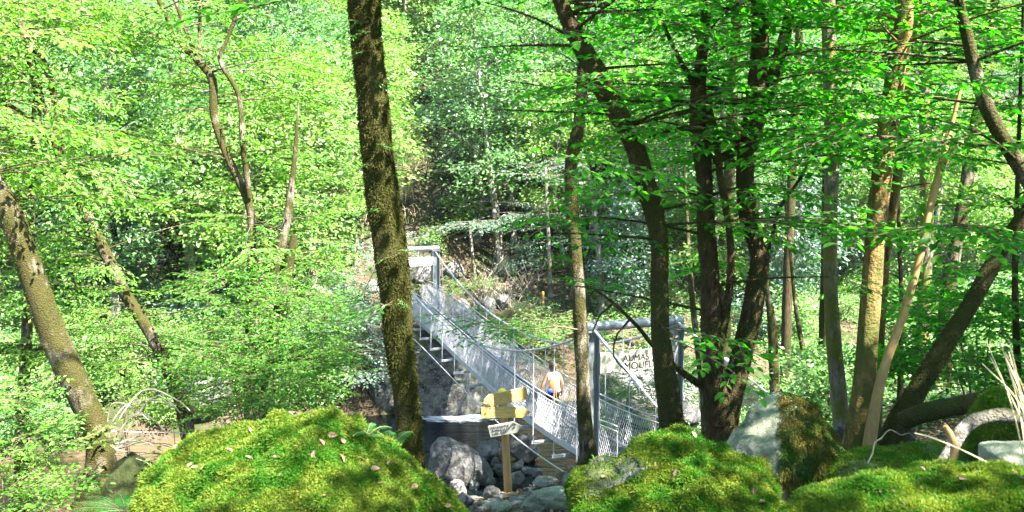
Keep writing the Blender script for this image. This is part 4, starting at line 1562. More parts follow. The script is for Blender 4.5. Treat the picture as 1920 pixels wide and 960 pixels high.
make_tree("mossy_tree", "mossy trunk pair rising out of the leafy shrub in the left centre",
    [[(560, 190, 19, 3), (552, 300, 19, 9), (540, 400, 19, 17.0), (526, 470, 19, 20.4), (520, 560, 19, 22.1), (508, 650, 19, 23.8), (500, 760, 19, 27.2)],
     [(552, 440, 18.8, 13.6), (542, 500, 18.8, 18.7), (530, 580, 18.8, 20.4), (515, 640, 18.9, 18.7)]],
    BARK_PATCH, SPR_MID, LEAF_BUSH, [dict(z=(3.5, 7.5), n=22, L=(0.7, 1.9)), dict(z=(7.2, 9), n=16, L=(0.5, 1.4))], ok_left, 36, None, 12, 0.12, 0.06, moss=3000)
make_tree("background_tree", "thin reddish trunk behind the stout leaning tree at the left edge",
    [[(60, 380, 19, 14), (55, 480, 19, 18), (52, 560, 19, 20), (50, 640, 19, 21), (45, 720, 19, 22), (40, 820, 19, 26)]],
    BARK_PATCH, SPR_MID, LEAF_SUN, [dict(z=(4.5, 9), n=22, L=(0.8, 2.2))], ok_left, 37, 12, 12, 0.12, 0.05,
    branches=[[(-60, 660, 17.8, 20), (10, 655, 18.2, 19), (90, 655, 18.6, 16), (150, 680, 18.8, 8), (235, 705, 18.9, 6), (245, 740, 18.9, 4)]])

# leafy shrubs
def shrub(name, label, spots, protos, lm, seed, n, rad, cat="shrub", group=None, up=0.5, stems=3):
    """spots: list of (px, py, Y, radius) - a dome of arching shoots from one foot"""
    r = R(seed)
    px, py, Y, _ = spots[0]
    t = empty(name, label, cat, group)
    wood, cr = MB(), MB()
    for px, py, Y, rr in spots:
        c = P(px, py, Y)
        g = np.array([c[0], c[1], H(c[0], c[1])[0] - 0.1])
        for k in range(n):
            a = r.uniform(0, 2 * math.pi)
            d = unit(np.array([math.cos(a), math.sin(a), r.uniform(-0.5, 1.1)]))
            q = c + d * rr * r.uniform(0.35, 1.0) ** 0.5 * np.array([1, 1, 0.85])
            if q[2] < max(0.12, H(q[0], q[1])[0] + 0.05):
                continue
            cr.add_geo(protos[r.integers(len(protos))], rot(a + r.normal(0, 0.5), r.uniform(-0.25, 0.35), r.uniform(-0.4, 0.4)) * r.uniform(0.7, 1.2), q)
            if k % max(1, n // stems) == 0 and (px, py) == spots[0][:2]:
                mid = (g + q) / 2 + np.array([0, 0, 0.2])
                pp = catmull(np.array([g, mid, q]), 0.15)
                tube(wood, pp, np.linspace(0.02, 0.005, len(pp)), 5)
    wood.build("stem", TWIG, t, True)
    cr.build("foliage", [lm, TWIG], t)
    return t


shrub("leafy_shrub", "large lush green shrub above the water in the left centre, below the mossy trunk pair", [(490, 650, 16.5, 0.95), (545, 590, 17, 0.8), (430, 690, 16, 0.5), (580, 690, 16.5, 0.45), (455, 550, 17, 0.6), (480, 740, 15.5, 0.55), (530, 700, 16, 0.5)], SPR_BUSH, LEAF_BUSH, 61, 52, 1)
shrub("leafy_shrub", "pale sunlit bush at the bottom left corner", [(0, 850, 12, 0.42), (-40, 780, 12.5, 0.5), (10, 935, 11, 0.3)], SPR_BUSH, LEAF_SUN, 62, 55, 1)
shrub("leafy_shrub", "sunlit bush hanging over the brown water between the two leaning trunks", [(250, 610, 20, 0.75), (320, 650, 19, 0.55), (190, 620, 20, 0.55)], SPR_BUSH, LEAF_SUN, 63, 32, 1)
shrub("leafy_shrub", "small bright bush at the water by the foot of the forked leaning tree", [(345, 775, 17, 0.38), (310, 745, 17, 0.3)], SPR_BUSH, LEAF_SUN, 64, 28, 1)
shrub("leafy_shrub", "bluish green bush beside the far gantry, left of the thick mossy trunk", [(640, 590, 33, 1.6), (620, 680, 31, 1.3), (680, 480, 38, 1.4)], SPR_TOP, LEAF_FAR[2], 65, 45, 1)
shrub("leafy_shrub", "pale leafy bush on the near bank seen under the sign board through the wire mesh", [(1190, 740, 24, 0.75), (1235, 735, 24, 0.7), (1180, 790, 23, 0.6), (1240, 690, 25, 0.6)], SPR_BUSH, LEAF_GROUND, 66, 50, 1)
shrub("leafy_shrub", "broad leaved green thicket at the right edge above the dark log", [(1850, 640, 10, 0.5), (1800, 590, 11.5, 0.5), (1900, 560, 10, 0.5), (1780, 690, 10.5, 0.35)], SPR_OAK, LEAF_SHADE, 67, 40, 1)
shrub("leafy_shrub", "dark little bush by the trail on the far bank", [(1000, 580, 40, 0.45)], SPR_BUSH, LEAF_FAR[1], 68, 30, 1)
shrub("leafy_shrub", "low green bush beside the rubble right of the far gantry", [(885, 540, 41, 0.6)], SPR_BUSH, LEAF_FAR[0], 69, 40, 1)
shrub("leafy_shrub", "flat leafy bush on the far bank right of the bridge, below the marker post", [(960, 625, 36, 0.8), (1030, 610, 37, 0.9), (1000, 640, 35, 0.6)], SPR_TOP, LEAF_FAR[0], 70, 22, 1)

# near overhanging twig of larger leaves at the top
tw = empty("overhanging_branch", "broad leaved branch hanging in from the top, left of the thick mossy trunk", "branch")
cr, wd = MB(), MB()
pth = catmull(np.array([P(700, -60, 5.0), P(600, -25, 5.0), P(500, 8, 5.0), P(420, 22, 5.0), P(330, 42, 5.0)]), 0.04)
tube(wd, pth, np.linspace(0.008, 0.002, len(pth)), 5)
r = R(5)
k = len(pth)
ii = r.integers(0, k, 46)
leaf_geo(cr, pth[ii], np.stack([-np.abs(r.normal(0.6, .4, 46)), r.normal(0, .6, 46), r.normal(-.15, .2, 46)], -1), np.array([0, 0.2, 1]) + r.normal(0, .35, (46, 3)), r.uniform(.045, .085, 46), 0.6)
wd.build("twig", TWIG, tw, True)
cr.build("foliage", LEAF_OAK, tw)

# ------------------------------------------------------------------ woodland on the far slope
def far_proto(seed, hgt, rad, lm, bark, ncl, low):
    r = R(seed)
    wood, cr = MB(), MB()
    lean = r.uniform(-0.1, 0.1, 2)
    z = np.linspace(-0.6, hgt * 0.93, 12)
    t = np.clip(z / hgt, 0, 1)
    path = np.stack([lean[0] * z + 0.18 * np.sin(z * 0.7 + seed), lean[1] * z + 0.15 * np.sin(z * 0.6 + 2 * seed), z], -1)
    tube(wood, path, np.interp(t, [0, 1], [0.15, 0.02]) * hgt / 9, 8, 0, 0.1, 2.0, seed)
    cl = []
    for k in range(ncl):
        zc = hgt * (low + (1 - low) * r.beta(1.3, 1.4))
        prof = math.sin(math.pi * min(1, max(0.03, (zc / hgt - low) / (1 - low) * 0.86 + 0.10))) ** 0.7
        a = r.uniform(0, 2 * math.pi)
        rr = rad * prof * math.sqrt(r.uniform(0.05, 1))
        base = np.array([np.interp(zc, z, path[:, 0]), np.interp(zc, z, path[:, 1]), 0])
        c = base + np.array([rr * math.cos(a), rr * math.sin(a), zc])
        cl.append((c, a, base))
        if k % 5 == 0:
            b = base + np.array([0, 0, max(zc - rr * 0.6, 0.5)])
            tube(wood, catmull(np.array([b, (b + c) / 2 + np.array([0, 0, 0.12]), c]), 0.4), 0.022, 4, cap=False)
    for c, a, base in cl:
        n = int(r.integers(70, 125))
        q = r.normal(0, 1, (n, 3)) * np.array([0.42, 0.42, 0.17])
        q[:, 2] -= 0.16 * (q[:, 0] ** 2 + q[:, 1] ** 2)
        d = np.stack([np.cos(a) + r.normal(0, .8, n), np.sin(a) + r.normal(0, .8, n), r.normal(-.25, .45, n)], -1)
        leaf_geo(cr, c + q, d, np.array([0, 0, 1.0]) + r.normal(0, 0.6, (n, 3)), r.uniform(0.11, 0.23, n), 0.55, 0, simple=True)
    return wood.mesh("far_trunk", bark, True), cr.mesh("far_crown", [lm])


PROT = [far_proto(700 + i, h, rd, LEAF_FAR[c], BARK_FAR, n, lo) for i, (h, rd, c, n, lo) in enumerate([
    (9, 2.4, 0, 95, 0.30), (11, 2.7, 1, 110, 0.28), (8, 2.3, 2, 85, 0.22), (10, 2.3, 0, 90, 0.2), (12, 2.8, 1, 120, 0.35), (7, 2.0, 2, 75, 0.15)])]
FLAB = ["bright yellow green tree with rounded crown in the wood on the far slope", "tall mid green tree in the wood on the far slope",
        "bluish green tree with airy crown in the wood on the far slope", "bright low branching tree in the wood on the far slope",
        "tallest mid green tree with high crown in the wood on the far slope", "small bluish green tree in the understory of the far slope"]


def place_far(x, y, k, s, rz, group="trees of the far slope wood", label=None):
    t = empty("broadleaf_tree", label or FLAB[k], "tree", group)
    t.location = (x, y, H(x, y)[0] - 0.1)
    t.rotation_euler = (0, 0, rz)
    t.scale = (s, s, s)
    link("trunk", PROT[k][0], t)
    link("crown", PROT[k][1], t)


r = R(99)
pts = []
tries = 0
while tries < 14000 and len(pts) < 270:
    tries += 1
    y = r.uniform(33, 92)
    x = r.uniform(-0.60 * y - 3, 0.60 * y + 3)
    u = (y - 29.5 - 0.39 * x) / 1.073 - 3.3
    if u < 4.0:
        continue
    if (u < 14 and -7 < x < -1.0) or (u < 9 and -1.0 <= x < 5):      # the open terrace and path round the bridge head
        continue
    if 43 < y < 51 and abs(x + 4.3) < 2.0:
        continue
    md = 2.7 if y < 55 else 3.4
    if any((x - a) ** 2 + (y - b) ** 2 < md * md for a, b in pts):
        continue
    pts.append((x, y))
for i, (x, y) in enumerate(pts):
    side = x < -6
    p_ = [.30, .15, .08, .30, .10, .07] if x < -5 else [.13, .22, .22, .13, .16, .14]
    k = int(r.choice(6, p=p_))
    place_far(x, y, k, r.uniform(0.8, 1.2), r.uniform(0, 6.28))

# low bushes between the trees
def bush_proto(seed, lm):
    r = R(seed)
    wood, cr = MB(), MB()
    for k in range(26):
        a = r.uniform(0, 6.28)
        c = np.array([math.cos(a), math.sin(a), 0]) * r.uniform(0.1, 0.9) + np.array([0, 0, r.uniform(0.2, 1.3)])
        if k % 3 == 0:
            tube(wood, catmull(np.array([[0, 0, -0.2], c * [.4, .4, .6], c]), .3), 0.014, 4, cap=False)
        n = 70
        q = r.normal(0, 1, (n, 3)) * np.array([0.26, 0.26, 0.13])
        d = np.stack([np.cos(a) + r.normal(0, .8, n), np.sin(a) + r.normal(0, .8, n), r.normal(-.2, .5, n)], -1)
        leaf_geo(cr, c + q, d, np.array([0, 0, 1.0]) + r.normal(0, 0.55, (n, 3)), r.uniform(0.08, 0.15, n), 0.55, 0, simple=True)
    return wood.mesh("bush_stem", TWIG, True), cr.mesh("bush_foliage", [lm])


BPR = [bush_proto(800, LEAF_FAR[0]), bush_proto(801, LEAF_FAR[1]), bush_proto(802, LEAF_FAR[2]), bush_proto(803, LEAF_GROUND)]
BLAB = ["low bright bush under the trees of the far slope", "low mid green bush under the trees of the far slope", "low bluish bush under the trees of the far slope", "pale sunlit bush in the gully on the right bank"]
r = R(55)
nb = 0
for q in range(3000):
    y = r.uniform(33, 80)
    x = r.uniform(-0.58 * y - 2, 0.58 * y + 2)
    u = (y - 29.5 - 0.39 * x) / 1.073 - 3.3
    if u < 2.5 or (u < 10 and -6.5 < x < -1.0) or (u < 6 and -1 <= x < 3) or (47 < y < 50 and abs(x + 4.3) < 1.6):
        continue
    if r.random() > math.exp(-(y - 33) / 30):
        continue
    k = int(r.choice(3, p=[.4, .3, .3]))
    t = empty("bush", BLAB[k], "bush", "low bushes of the far slope")
    t.location = (x, y, H(x, y)[0] - .05)
    t.rotation_euler = (0, 0, r.uniform(0, 6.28))
    s_ = r.uniform(0.7, 1.5)
    t.scale = (s_, s_, s_ * r.uniform(.8, 1.2))
    link("stem", BPR[k][0], t)
    link("foliage", BPR[k][1], t)
    nb += 1
    if nb >= 145:
        break
nb = 0
for q in range(900):
    y = r.uniform(16, 50)
    x = r.uniform(0.20 * y, 0.58 * y)
    z = H(x, y)[0]
    if z < 0.4 or (x < 5.2 and y < 22):
        continue
    t = empty("bush", BLAB[3], "bush", "pale bushes in the gully")
    t.location = (x, y, z - .05)
    t.rotation_euler = (0, 0, r.uniform(0, 6.28))
    s_ = r.uniform(0.45, 1.0) * (1.4 if y > 30 else 1)
    t.scale = (s_, s_, s_)
    link("stem", BPR[3][0], t)
    link("foliage", BPR[3][1], t)
    nb += 1
    if nb >= 90:
        break

nb = 0
for q in range(900):
    y = r.uniform(20, 36)
    x = -r.uniform(0.12 * y, 0.58 * y)
    z = H(x, y)[0]
    if z < 0.25 or (y - 29.5 - 0.39 * x) < 0 or x > -5.5:
        continue
    k = int(r.choice([0, 1, 3]))
    t = empty("bush", "sunlit bush on the far bank at the left, behind the leaning trunks", "bush", "bushes on the left far bank")
    t.location = (x, y, z - .05)
    t.rotation_euler = (0, 0, r.uniform(0, 6.28))
    s_ = r.uniform(0.7, 1.3)
    t.scale = (s_, s_, s_)
    link("stem", BPR[k][0], t)
    link("foliage", BPR[k][1], t)
    nb += 1
    if nb >= 60:
        break

# slim bare-stemmed trees along the far terrace
for k, (st, lab) in enumerate([
    ([(888, 250, 46, 8), (893, 320, 46, 10), (905, 360, 46, 11), (898, 430, 46, 12), (890, 520, 46, 13)], "grey crooked slim trunk above the brush pile on the far bank"),
    ([(970, 240, 46, 7), (965, 300, 46, 9), (958, 345, 46, 10), (962, 420, 46, 10)], "pale grey curved trunk high on the far slope, right of the crag"),
    ([(1022, 300, 43, 6), (1026, 400, 43, 7), (1030, 480, 43, 8), (1032, 572, 43, 9)], "straight pale trunk beside the yellow topped marker post"),
    ([(925, 380, 44, 7), (930, 440, 44, 9), (940, 520, 44, 11)], "grey trunk with dangling leafy twigs behind the brush pile"),
    ([(880, 420, 43, 5), (886, 480, 43, 6), (892, 530, 43, 7)], "thin leaning pale stem just right of the far gantry"),
    ([(1100, 310, 40, 9), (1112, 380, 40, 10), (1122, 470, 40, 11), (1128, 570, 40, 12)], "pinkish grey trunk right of the crooked mossy trunk on the far bank")]):
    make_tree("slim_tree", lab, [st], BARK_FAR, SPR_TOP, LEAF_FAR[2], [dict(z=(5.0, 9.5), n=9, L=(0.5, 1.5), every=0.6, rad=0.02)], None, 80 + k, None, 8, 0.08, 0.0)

# dry grass tufts hanging from the crag
for k, (px, py, Y, lab) in enumerate([
    (735, 345, 47, "straw coloured hanging grass at the left foot of the crag"), (765, 290, 49, "pale dry grass hanging left of the crag's top"),
    (830, 215, 55, "bleached dry grass hanging from the upper shaded crag"), (862, 222, 55, "second bleached grass tuft to the right on the upper crag"),
    (790, 150, 62, "pinkish dry twigs and grass high up behind the thick trunk"), (720, 395, 46, "low straw tuft nearest the thick mossy trunk's right side")]):
    c = P(px, py, Y)
    rr = R(130 + k)
    mb = MB()
    for q in range(120):
        a = rr.uniform(0, 6.28)
        b = c + rr.normal(0, 1, 3) * np.array([0.55, 0.3, 0.25])
        d = np.array([math.cos(a) * .5, math.sin(a) * .5 - .2, 0])
        L = rr.uniform(0.3, 0.8)
        tube(mb, [b, b + d * L * .8 + [0, 0, .10], b + d * L * 1.5 - [0, 0, L * .3], b + d * L * 1.8 - [0, 0, L]], [0.011, 0.010, 0.008, 0.003], 3, cap=False)
    tag(mb.build("hanging_grass", STRAW), lab, "grass tuft", "dry grass tufts on the crag")

# tangle of dead sticks on the far bank: nobody could count it
mb = MB()
rr = R(44)
for q in range(210):
    c = on_ground(rr.uniform(895, 1010), rr.uniform(520, 585))
    a = rr.uniform(0, 6.28)
    L = rr.uniform(0.5, 1.7)
    d = np.array([math.cos(a) * .7, math.sin(a) * .7, rr.uniform(0.1, 1.1)])
    tube(mb, [c, c + d * L * .5 + rr.normal(0, .08, 3), c + d * L + rr.normal(0, .12, 3) - [0, 0, .15]], [0.022, 0.016, 0.006], 4, cap=False)
tag(mb.build("dead_brush", DEADWOOD), "tangle of grey dead sticks heaped on the far bank under the trees", "brush", kind="stuff")

# ------------------------------------------------------------------ ground cover
def cover(name, label, n, region, ln, lm, seed, hmax, zmin=0.25, den=None, simple=True):
    r = R(seed)
    x = r.uniform(region[0], region[1], n)
    y = r.uniform(region[2], region[3], n)
    z = H(x, y)
    p = np.stack([x, y, z], -1)
    k = (z > zmin) & (np.abs(x) < 0.58 * y + 2)
    cl = fbm(p * np.array([0.55, 0.55, 0]), 3, seed)
    k &= cl + r.uniform(-0.35, 0.35, n) > (-0.15 if den is None else den)
    tx, ty = 0, 0
    s_ = (x - B0[0]) * AX[0] + (y - B0[1]) * AX[1]
    t_ = (x - B0[0]) * AT[0] + (y - B0[1]) * AT[1]
    k &= ~((np.abs(t_) < 1.1) & (s_ > -2))
    k &= ~((x / y < 0.185) & (y < 36) & (y > 18) & (x > 0))
    p, cl = p[k], cl[k]
    m = len(p)
    hh = r.uniform(0.03, 1, m) ** 0.8 * hmax * np.clip(0.5 + 1.4 * fbm(p * np.array([2.2, 2.2, 0]), 2, seed + 4), 0.15, 1.3)
    p[:, 2] += hh
    a = r.uniform(0, 6.28, m)
    d = np.stack([np.cos(a), np.sin(a), r.uniform(-.5, .2, m)], -1)
    mb = MB()
    leaf_geo(mb, p, d, np.array([0, -0.1, 1.0]) + r.normal(0, .4, (m, 3)), r.uniform(0.6, 1.3, m) * ln, 0.6, 0, simple)
    tag(mb.build(name, lm), label, "undergrowth", kind="stuff")


cover("undergrowth", "sunlit low leafy plants covering the gully on the right bank", 120000, (3.2, 17, 13.5, 36), 0.085, LEAF_GROUND, 71, 0.55)
cover("undergrowth", "pale leafy plants covering the right part of the far bank", 130000, (3.5, 30, 30, 52), 0.12, LEAF_GROUND, 75, 0.5, 0.3, -0.2)
cover("undergrowth", "leafy ground cover over the far slope under the trees", 130000, (-48, 52, 35, 88), 0.17, LEAF_FAR[1], 72, 0.7, 1.2, 0.02)
cover("undergrowth", "pale plants covering the left part of the far bank", 60000, (-26, -5.5, 19, 40), 0.11, LEAF_GROUND, 76, 0.5, 0.3, -0.1)
cover("undergrowth", "green plants along the near left bank above the water", 40000, (-5.0, -1.6, 9, 24), 0.075, LEAF_BUSH, 73, 0.45, 0.25, -0.05)
cover("undergrowth", "small green plants around the foot of the right hand trunks", 26000, (1.9, 8.5, 6.4, 13.5), 0.05, LEAF_SHADE, 74, 0.22, 0.25, 0.0, False)

def litter():
    r = R(88)
    n = 22000
    x, y = r.uniform(-4.5, 9, n), r.uniform(4.5, 16, n)
    z = H(x, y)
    a = r.uniform(0, 6.28, n)
    d = np.stack([np.cos(a), np.sin(a), r.uniform(-.2, .3, n)], -1)
    mb = MB()
    leaf_geo(mb, np.stack([x, y, z + r.uniform(.005, .04, n)], -1), d, np.array([0, 0, 1.0]) + r.normal(0, .35, (n, 3)), r.uniform(.035, .075, n), 0.6, 0)
    tag(mb.build("leaf_litter", DEADLEAF), "brown leaf litter on the near bank between the boulders", "leaf litter", kind="stuff")


litter()

# fallen leaves lying on the moss
def top_of(geo, n, seed, cond):
    return [(p, q) for p, q in zip(*scatter_on(geo, n, R(seed), lambda c, nr: np.clip(nr[:, 2], 0, 1) * cond(*project(c)[:2])))]


mb = MB()
leaf_geo(mb, np.zeros((1, 3)), np.array([[1.0, 0, 0]]), np.array([[0, 0, 1.0]]), [1.0], 0.62, 0)
FLM = mb.mesh("fallen_leaf", DEADLEAF)
for geo, n, sd, cond, scl, lab, grp in [
    (gL, 46, 3, lambda px, py: ((px > 270) & (px < 850) & (py < 958)).astype(float), 0.046, "pale dead leaf lying on the largest mossy boulder", "dead leaves on the left boulder"),
    (gR, 12, 4, lambda px, py: ((px > 1080) & (px < 1460) & (py < 958)).astype(float), 0.046, "pale dead leaf lying on the rounded mossy boulder", "dead leaves on the right boulder"),
    (gF, 12, 5, lambda px, py: ((px > 1450) & (px < 1915) & (py < 958)).astype(float), 0.024, "pale dead leaf lying on the low front moss mound", "dead leaves on the front mound")]:
    rr = R(sd)
    for p, q in top_of(geo, n, sd, cond):
        o = link("fallen_leaf", FLM)
        o.location = p + q * 0.016
        o.rotation_mode = 'QUATERNION'
        o.rotation_quaternion = Vector(q).to_track_quat('Z', 'X') @ Vector((0, 0, 1)).to_track_quat('Z', 'X')
        o.rotation_quaternion = Vector(unit(q + rr.normal(0, .25, 3))).to_track_quat('Z', ['X', 'Y'][rr.integers(2)])
        s = scl * rr.uniform(0.6, 1.3)
        o.scale = (s, s, s)
        tag(o, lab, "leaf", grp)

# ferns
def frond(mb, base, az, L, arch, r, wmax=0.13):
    t = np.linspace(0, 1, 16)
    d = np.array([math.cos(az), math.sin(az), 0])
    path = base + d * (L * 0.9 * t[:, None]) + np.array([0, 0, 1.0]) * (arch * L * (t - 0.75 * t ** 2))[:, None]
    tube(mb, path, np.linspace(0.004, 0.0012, 16), 4, 1, cap=False)
    n = 22
    tt = np.linspace(0.10, 0.985, n)
    p = np.stack([np.interp(tt, t, path[:, k]) for k in range(3)], -1)
    tg = unit(np.stack([np.interp(tt, t, np.gradient(path[:, k])) for k in range(3)], -1))
    side = unit(np.cross(np.array([0, 0, 1.0]), tg))
    nr = np.cross(tg, side)
    ln = wmax * np.sin(np.clip(0.12 + tt * 0.9, 0, 1) * math.pi) ** 0.8 + 0.008
    for sg in (-1, 1):
        leaf_geo(mb, p, side * sg + tg * 0.35 - nr * 0.12 + r.normal(0, .05, (n, 3)), nr + r.normal(0, .1, (n, 3)), ln, 0.17, 0)


def fern(label, root, n, L, az0, az1, arch, seed, wmax=0.12):
    r = R(seed)
    t = empty("fern", label, "fern", None)
    for k in range(n):
        mb = MB()
        frond(mb, root + r.normal(0, .01, 3), math.radians(az0 + (az1 - az0) * (k + r.uniform(.2, .8)) / n), L * r.uniform(.7, 1.1), arch * r.uniform(.6, 1.2), r, wmax)
        mb.build("frond", [FERN, TWIG], t)
    return t


fern("green fern growing on the right shoulder of the largest mossy boulder", P(735, 842, 5.35), 9, 0.26, 40, 250, 1.0, 1, 0.040)
fern("small fern sprouting from the crest of the largest mossy boulder", P(690, 815, 5.25), 6, 0.16, 0, 330, 0.9, 2, 0.030)
fern("dark green fern at the bottom left beside the stout leaning trunk's foot", P(235, 960, 7.0), 7, 0.5, 85, 260, 0.45, 3, 0.06)

# bare wood lying about
def wood_piece(name, label, paths, m, seed, cat="branch", lump=0.10):
    mb = MB()
    for k, pts in enumerate(paths):
        w = catmull(ext_path(pts), 0.04)
        tube(mb, w[:, :3], w[:, 3], 12, 0, lump, 9.0, seed + k)
    return tag(mb.build(name, m, smooth=True), label, cat)


wood_piece("bent_branch", "bleached bent branch curving down to the moss at the lower right", [[(1975, 800, 4.3, 26), (1915, 784, 4.25, 27), (1870, 778, 4.2, 27), (1828, 788, 4.2, 27), (1800, 812, 4.15, 25), (1782, 845, 4.1, 24), (1755, 885, 4.05, 23), (1740, 915, 4.0, 22)]], PALEWOOD, 5)
wood_piece("broken_stub", "short orange forked stub of wood leaning on the bleached branch", [[(1772, 798, 3.98, 8), (1780, 812, 3.98, 13), (1790, 835, 3.98, 15), (1788, 860, 3.98, 15), (1768, 874, 3.96, 14), (1755, 890, 3.95, 10)]], ORANGEWOOD, 6)
wood_piece("fallen_log", "dark mossy log lying level in the shade behind the bleached branch", [[(1990, 730, 7.6, 36), (1900, 742, 7.7, 38), (1820, 756, 7.8, 38), (1740, 772, 7.9, 36), (1690, 790, 8.0, 34)]], BARK_DARK, 7, "log")
wood_piece("fallen_log", "short pale log on the far left bank right of the lush shrub", [[(588, 536, 31, 12), (605, 546, 30.9, 14), (625, 558, 30.8, 14)]], DEADWOOD, 8, "log")
wood_piece("curved_twig", "thin pale curved twig standing before the leaning dark trunk's foot", [[(1720, 826, 6.6, 1.2), (1704, 812, 6.5, 1.6), (1690, 816, 6.5, 2), (1668, 806, 6.4, 2.4), (1652, 822, 6.3, 2.6), (1640, 830, 6.25, 2.8), (1636, 850, 6.2, 3), (1627, 868, 6.2, 3.4)]], DEADWOOD, 9, "twig")
mb = MB()
rr = R(12)
for k in range(15):
    p = P(rr.uniform(205, 285), rr.uniform(730, 860), 13.2 + rr.uniform(-.4, .6))
    a = rr.uniform(-0.4, 0.9)
    L = rr.uniform(0.25, 0.7)
    d = np.array([math.cos(a), rr.uniform(-.4, .4), math.sin(a) * .6 - .1])
    tube(mb, catmull(np.array([P(197, rr.uniform(800, 880), 13.1), p, p + d * L, p + d * L * 1.4 - [0, 0, .12]]), 0.08), 0.009, 4, cap=False)
tag(mb.build("dead_brush", DEADWOOD), "pale leafless twigs arching right of the stout leaning trunk's foot", "brush", kind="stuff")
# straw stalks
st = empty("grass_tuft", "tall straw coloured grass stalks with seed heads at the right edge", "grass tuft")
rr = R(15)
for k in range(9):
    x0 = 1935 + rr.uniform(-15, 40)
    tip = (1845 + rr.uniform(-8, 50), 640 + rr.uniform(-5, 70))
    a, b, c = P(x0, 930, 3.4), P((x0 * 1.15 + tip[0] * .85) / 2, 770 + rr.uniform(-20, 20), 3.4 + rr.uniform(-.05, .1)), P(*tip, 3.4 + rr.uniform(-.1, .15))
    pp = catmull(np.array([a, b, c]), 0.03)
    mb = MB()
    tube(mb, pp, np.linspace(0.0032, 0.0016, len(pp)), 5, cap=False)
    mb.build("stalk", STRAW, st)
mb = MB()
pp = catmull(np.array([P(1852, 868, 3.35), P(1800, 842, 3.4), P(1740, 818, 3.45), P(1715, 812, 3.5)]), 0.03)
tube(mb, pp, np.linspace(0.004, 0.0015, len(pp)), 5, cap=False)
tag(mb.build("grass_stalk", STRAW), "single dry grass stalk lying aslant across the orange stub", "grass stalk")
# ------------------------------------------------------------------ the walker on the bridge
SKIN = plain_mat("skin", (0.20, 0.095, 0.06), 0.55, 0, 0.06, 6)
HAIRM = plain_mat("light_brown_hair", (0.05, 0.03, 0.018), 0.55, 0, 0.7, 18, stretch=(1, 1, 0.25))
TOPM = plain_mat("white_top", (0.66, 0.66, 0.68), 0.85, 0, 0.06, 12)
LEGM = plain_mat("dark_leggings", (0.008, 0.007, 0.009), 0.9, 0, 0.2, 12)
SHOEM = plain_mat("grey_shoe", (0.2, 0.2, 0.22), 0.7)
ORANGE = plain_mat("orange_fabric", (0.42, 0.055, 0.005), 0.75, 0, 0.2, 14)
BLUE = plain_mat("blue_fabric", (0.008, 0.045, 0.32), 0.7)
YSTRAP = plain_mat("yellow_strap", (0.42, 0.16, 0.008), 0.7)


def skinned(name, verts, edges, radii, mat, parent=None, root=0, sub=2):
    me = bpy.data.meshes.new(name)
    me.from_pydata([tuple(v) for v in verts], edges, [])
    o = link(name, me, parent)
    sk = o.modifiers.new("skin", 'SKIN')
    sk.use_smooth_shade = True
    lay = me.skin_vertices[0] if len(me.skin_vertices) else None
    if lay is None:
        bm = bmesh.new()
        bm.from_mesh(me)
        bm.verts.layers.skin.verify()
        bm.to_mesh(me)
        bm.free()
        lay = me.skin_vertices[0]
    for i, rd in enumerate(radii):
        lay.data[i].radius = (rd, rd) if not isinstance(rd, tuple) else rd
        lay.data[i].use_root = (i == root)
    ss_ = o.modifiers.new("subsurf", 'SUBSURF')
    ss_.levels = sub
    ss_.render_levels = sub
    me.materials.append(mat)
    return o


V, E, RR_ = [], [], []


def jn(p, rad, prev=None):
    V.append(p)
    RR_.append(rad)
    if prev is not None:
        E.append((prev, len(V) - 1))
    return len(V) - 1


pel = jn((0, 0, .84), (.135, .10))
wai = jn((0, 0, .99), (.108, .082), pel)
che = jn((0, .005, 1.14), (.130, .092), wai)
upc = jn((0, 0, 1.265), (.115, .078), che)
nek = jn((0, .012, 1.345), .050, upc)
hdb = jn((0.005, .028, 1.405), .068, nek)
hdc = jn((0.008, .035, 1.475), .086, hdb)
hdt = jn((0.008, .028, 1.55), .062, hdc)
for sx, el, wr, hd in ((-1, (-.275, -.02, 1.04), (-.335, .05, .83), (-.345, .07, .765)), (1, (.245, -.04, 1.03), (.268, .03, .81), (.272, .05, .745))):
    sh = jn((sx * .165, -.005, 1.275), .054, upc)
    e_ = jn(el, .037, sh)
    w_ = jn(wr, .025, e_)
    h_ = jn(hd, (.032, .02), w_)
    dn = np.array(hd) - np.array(wr)
    dn = dn / np.linalg.norm(dn)
    for q, (oy, ln_) in enumerate(((.027, .062), (.010, .072), (-.008, .068), (-.024, .052))):
        k1 = jn(tuple(np.array(hd) + dn * ln_ * .55 + np.array([-sx * .006, oy, 0])), .0095, h_)
        jn(tuple(np.array(hd) + dn * ln_ * 1.0 + np.array([-sx * .022, oy, 0])), .008, k1)
    k1 = jn(tuple(np.array(wr) + dn * .03 + np.array([-sx * .012, .035, 0])), .011, w_)
    jn(tuple(np.array(wr) + dn * .065 + np.array([-sx * .016, .045, 0])), .009, k1)
legs = {}
for sx, kn, an, toe in ((-1, (-.085, .11, .46), (-.085, .16, .085), (-.09, .29, .04)), (1, (.085, .03, .45), (.085, -.15, .10), (.09, -.03, .04))):
    hp = jn((sx * .085, 0, .79), .094, pel)
    k_ = jn(kn, .055, hp)
    c_ = jn(tuple(np.array(kn) * .6 + np.array(an) * .4 + np.array([0, -.015, 0])), .052, k_)
    a_ = jn(an, .034, c_)
    jn(toe, .032, a_)
    legs[sx] = ((sx * .085, 0, .79), kn, tuple(np.array(kn) * .6 + np.array(an) * .4 + np.array([0, -.015, 0])), an, toe)
person = skinned("person", V, E, RR_, SKIN)
tag(person, "person in a white sleeveless top and dark leggings walking away along the footbridge", "person")


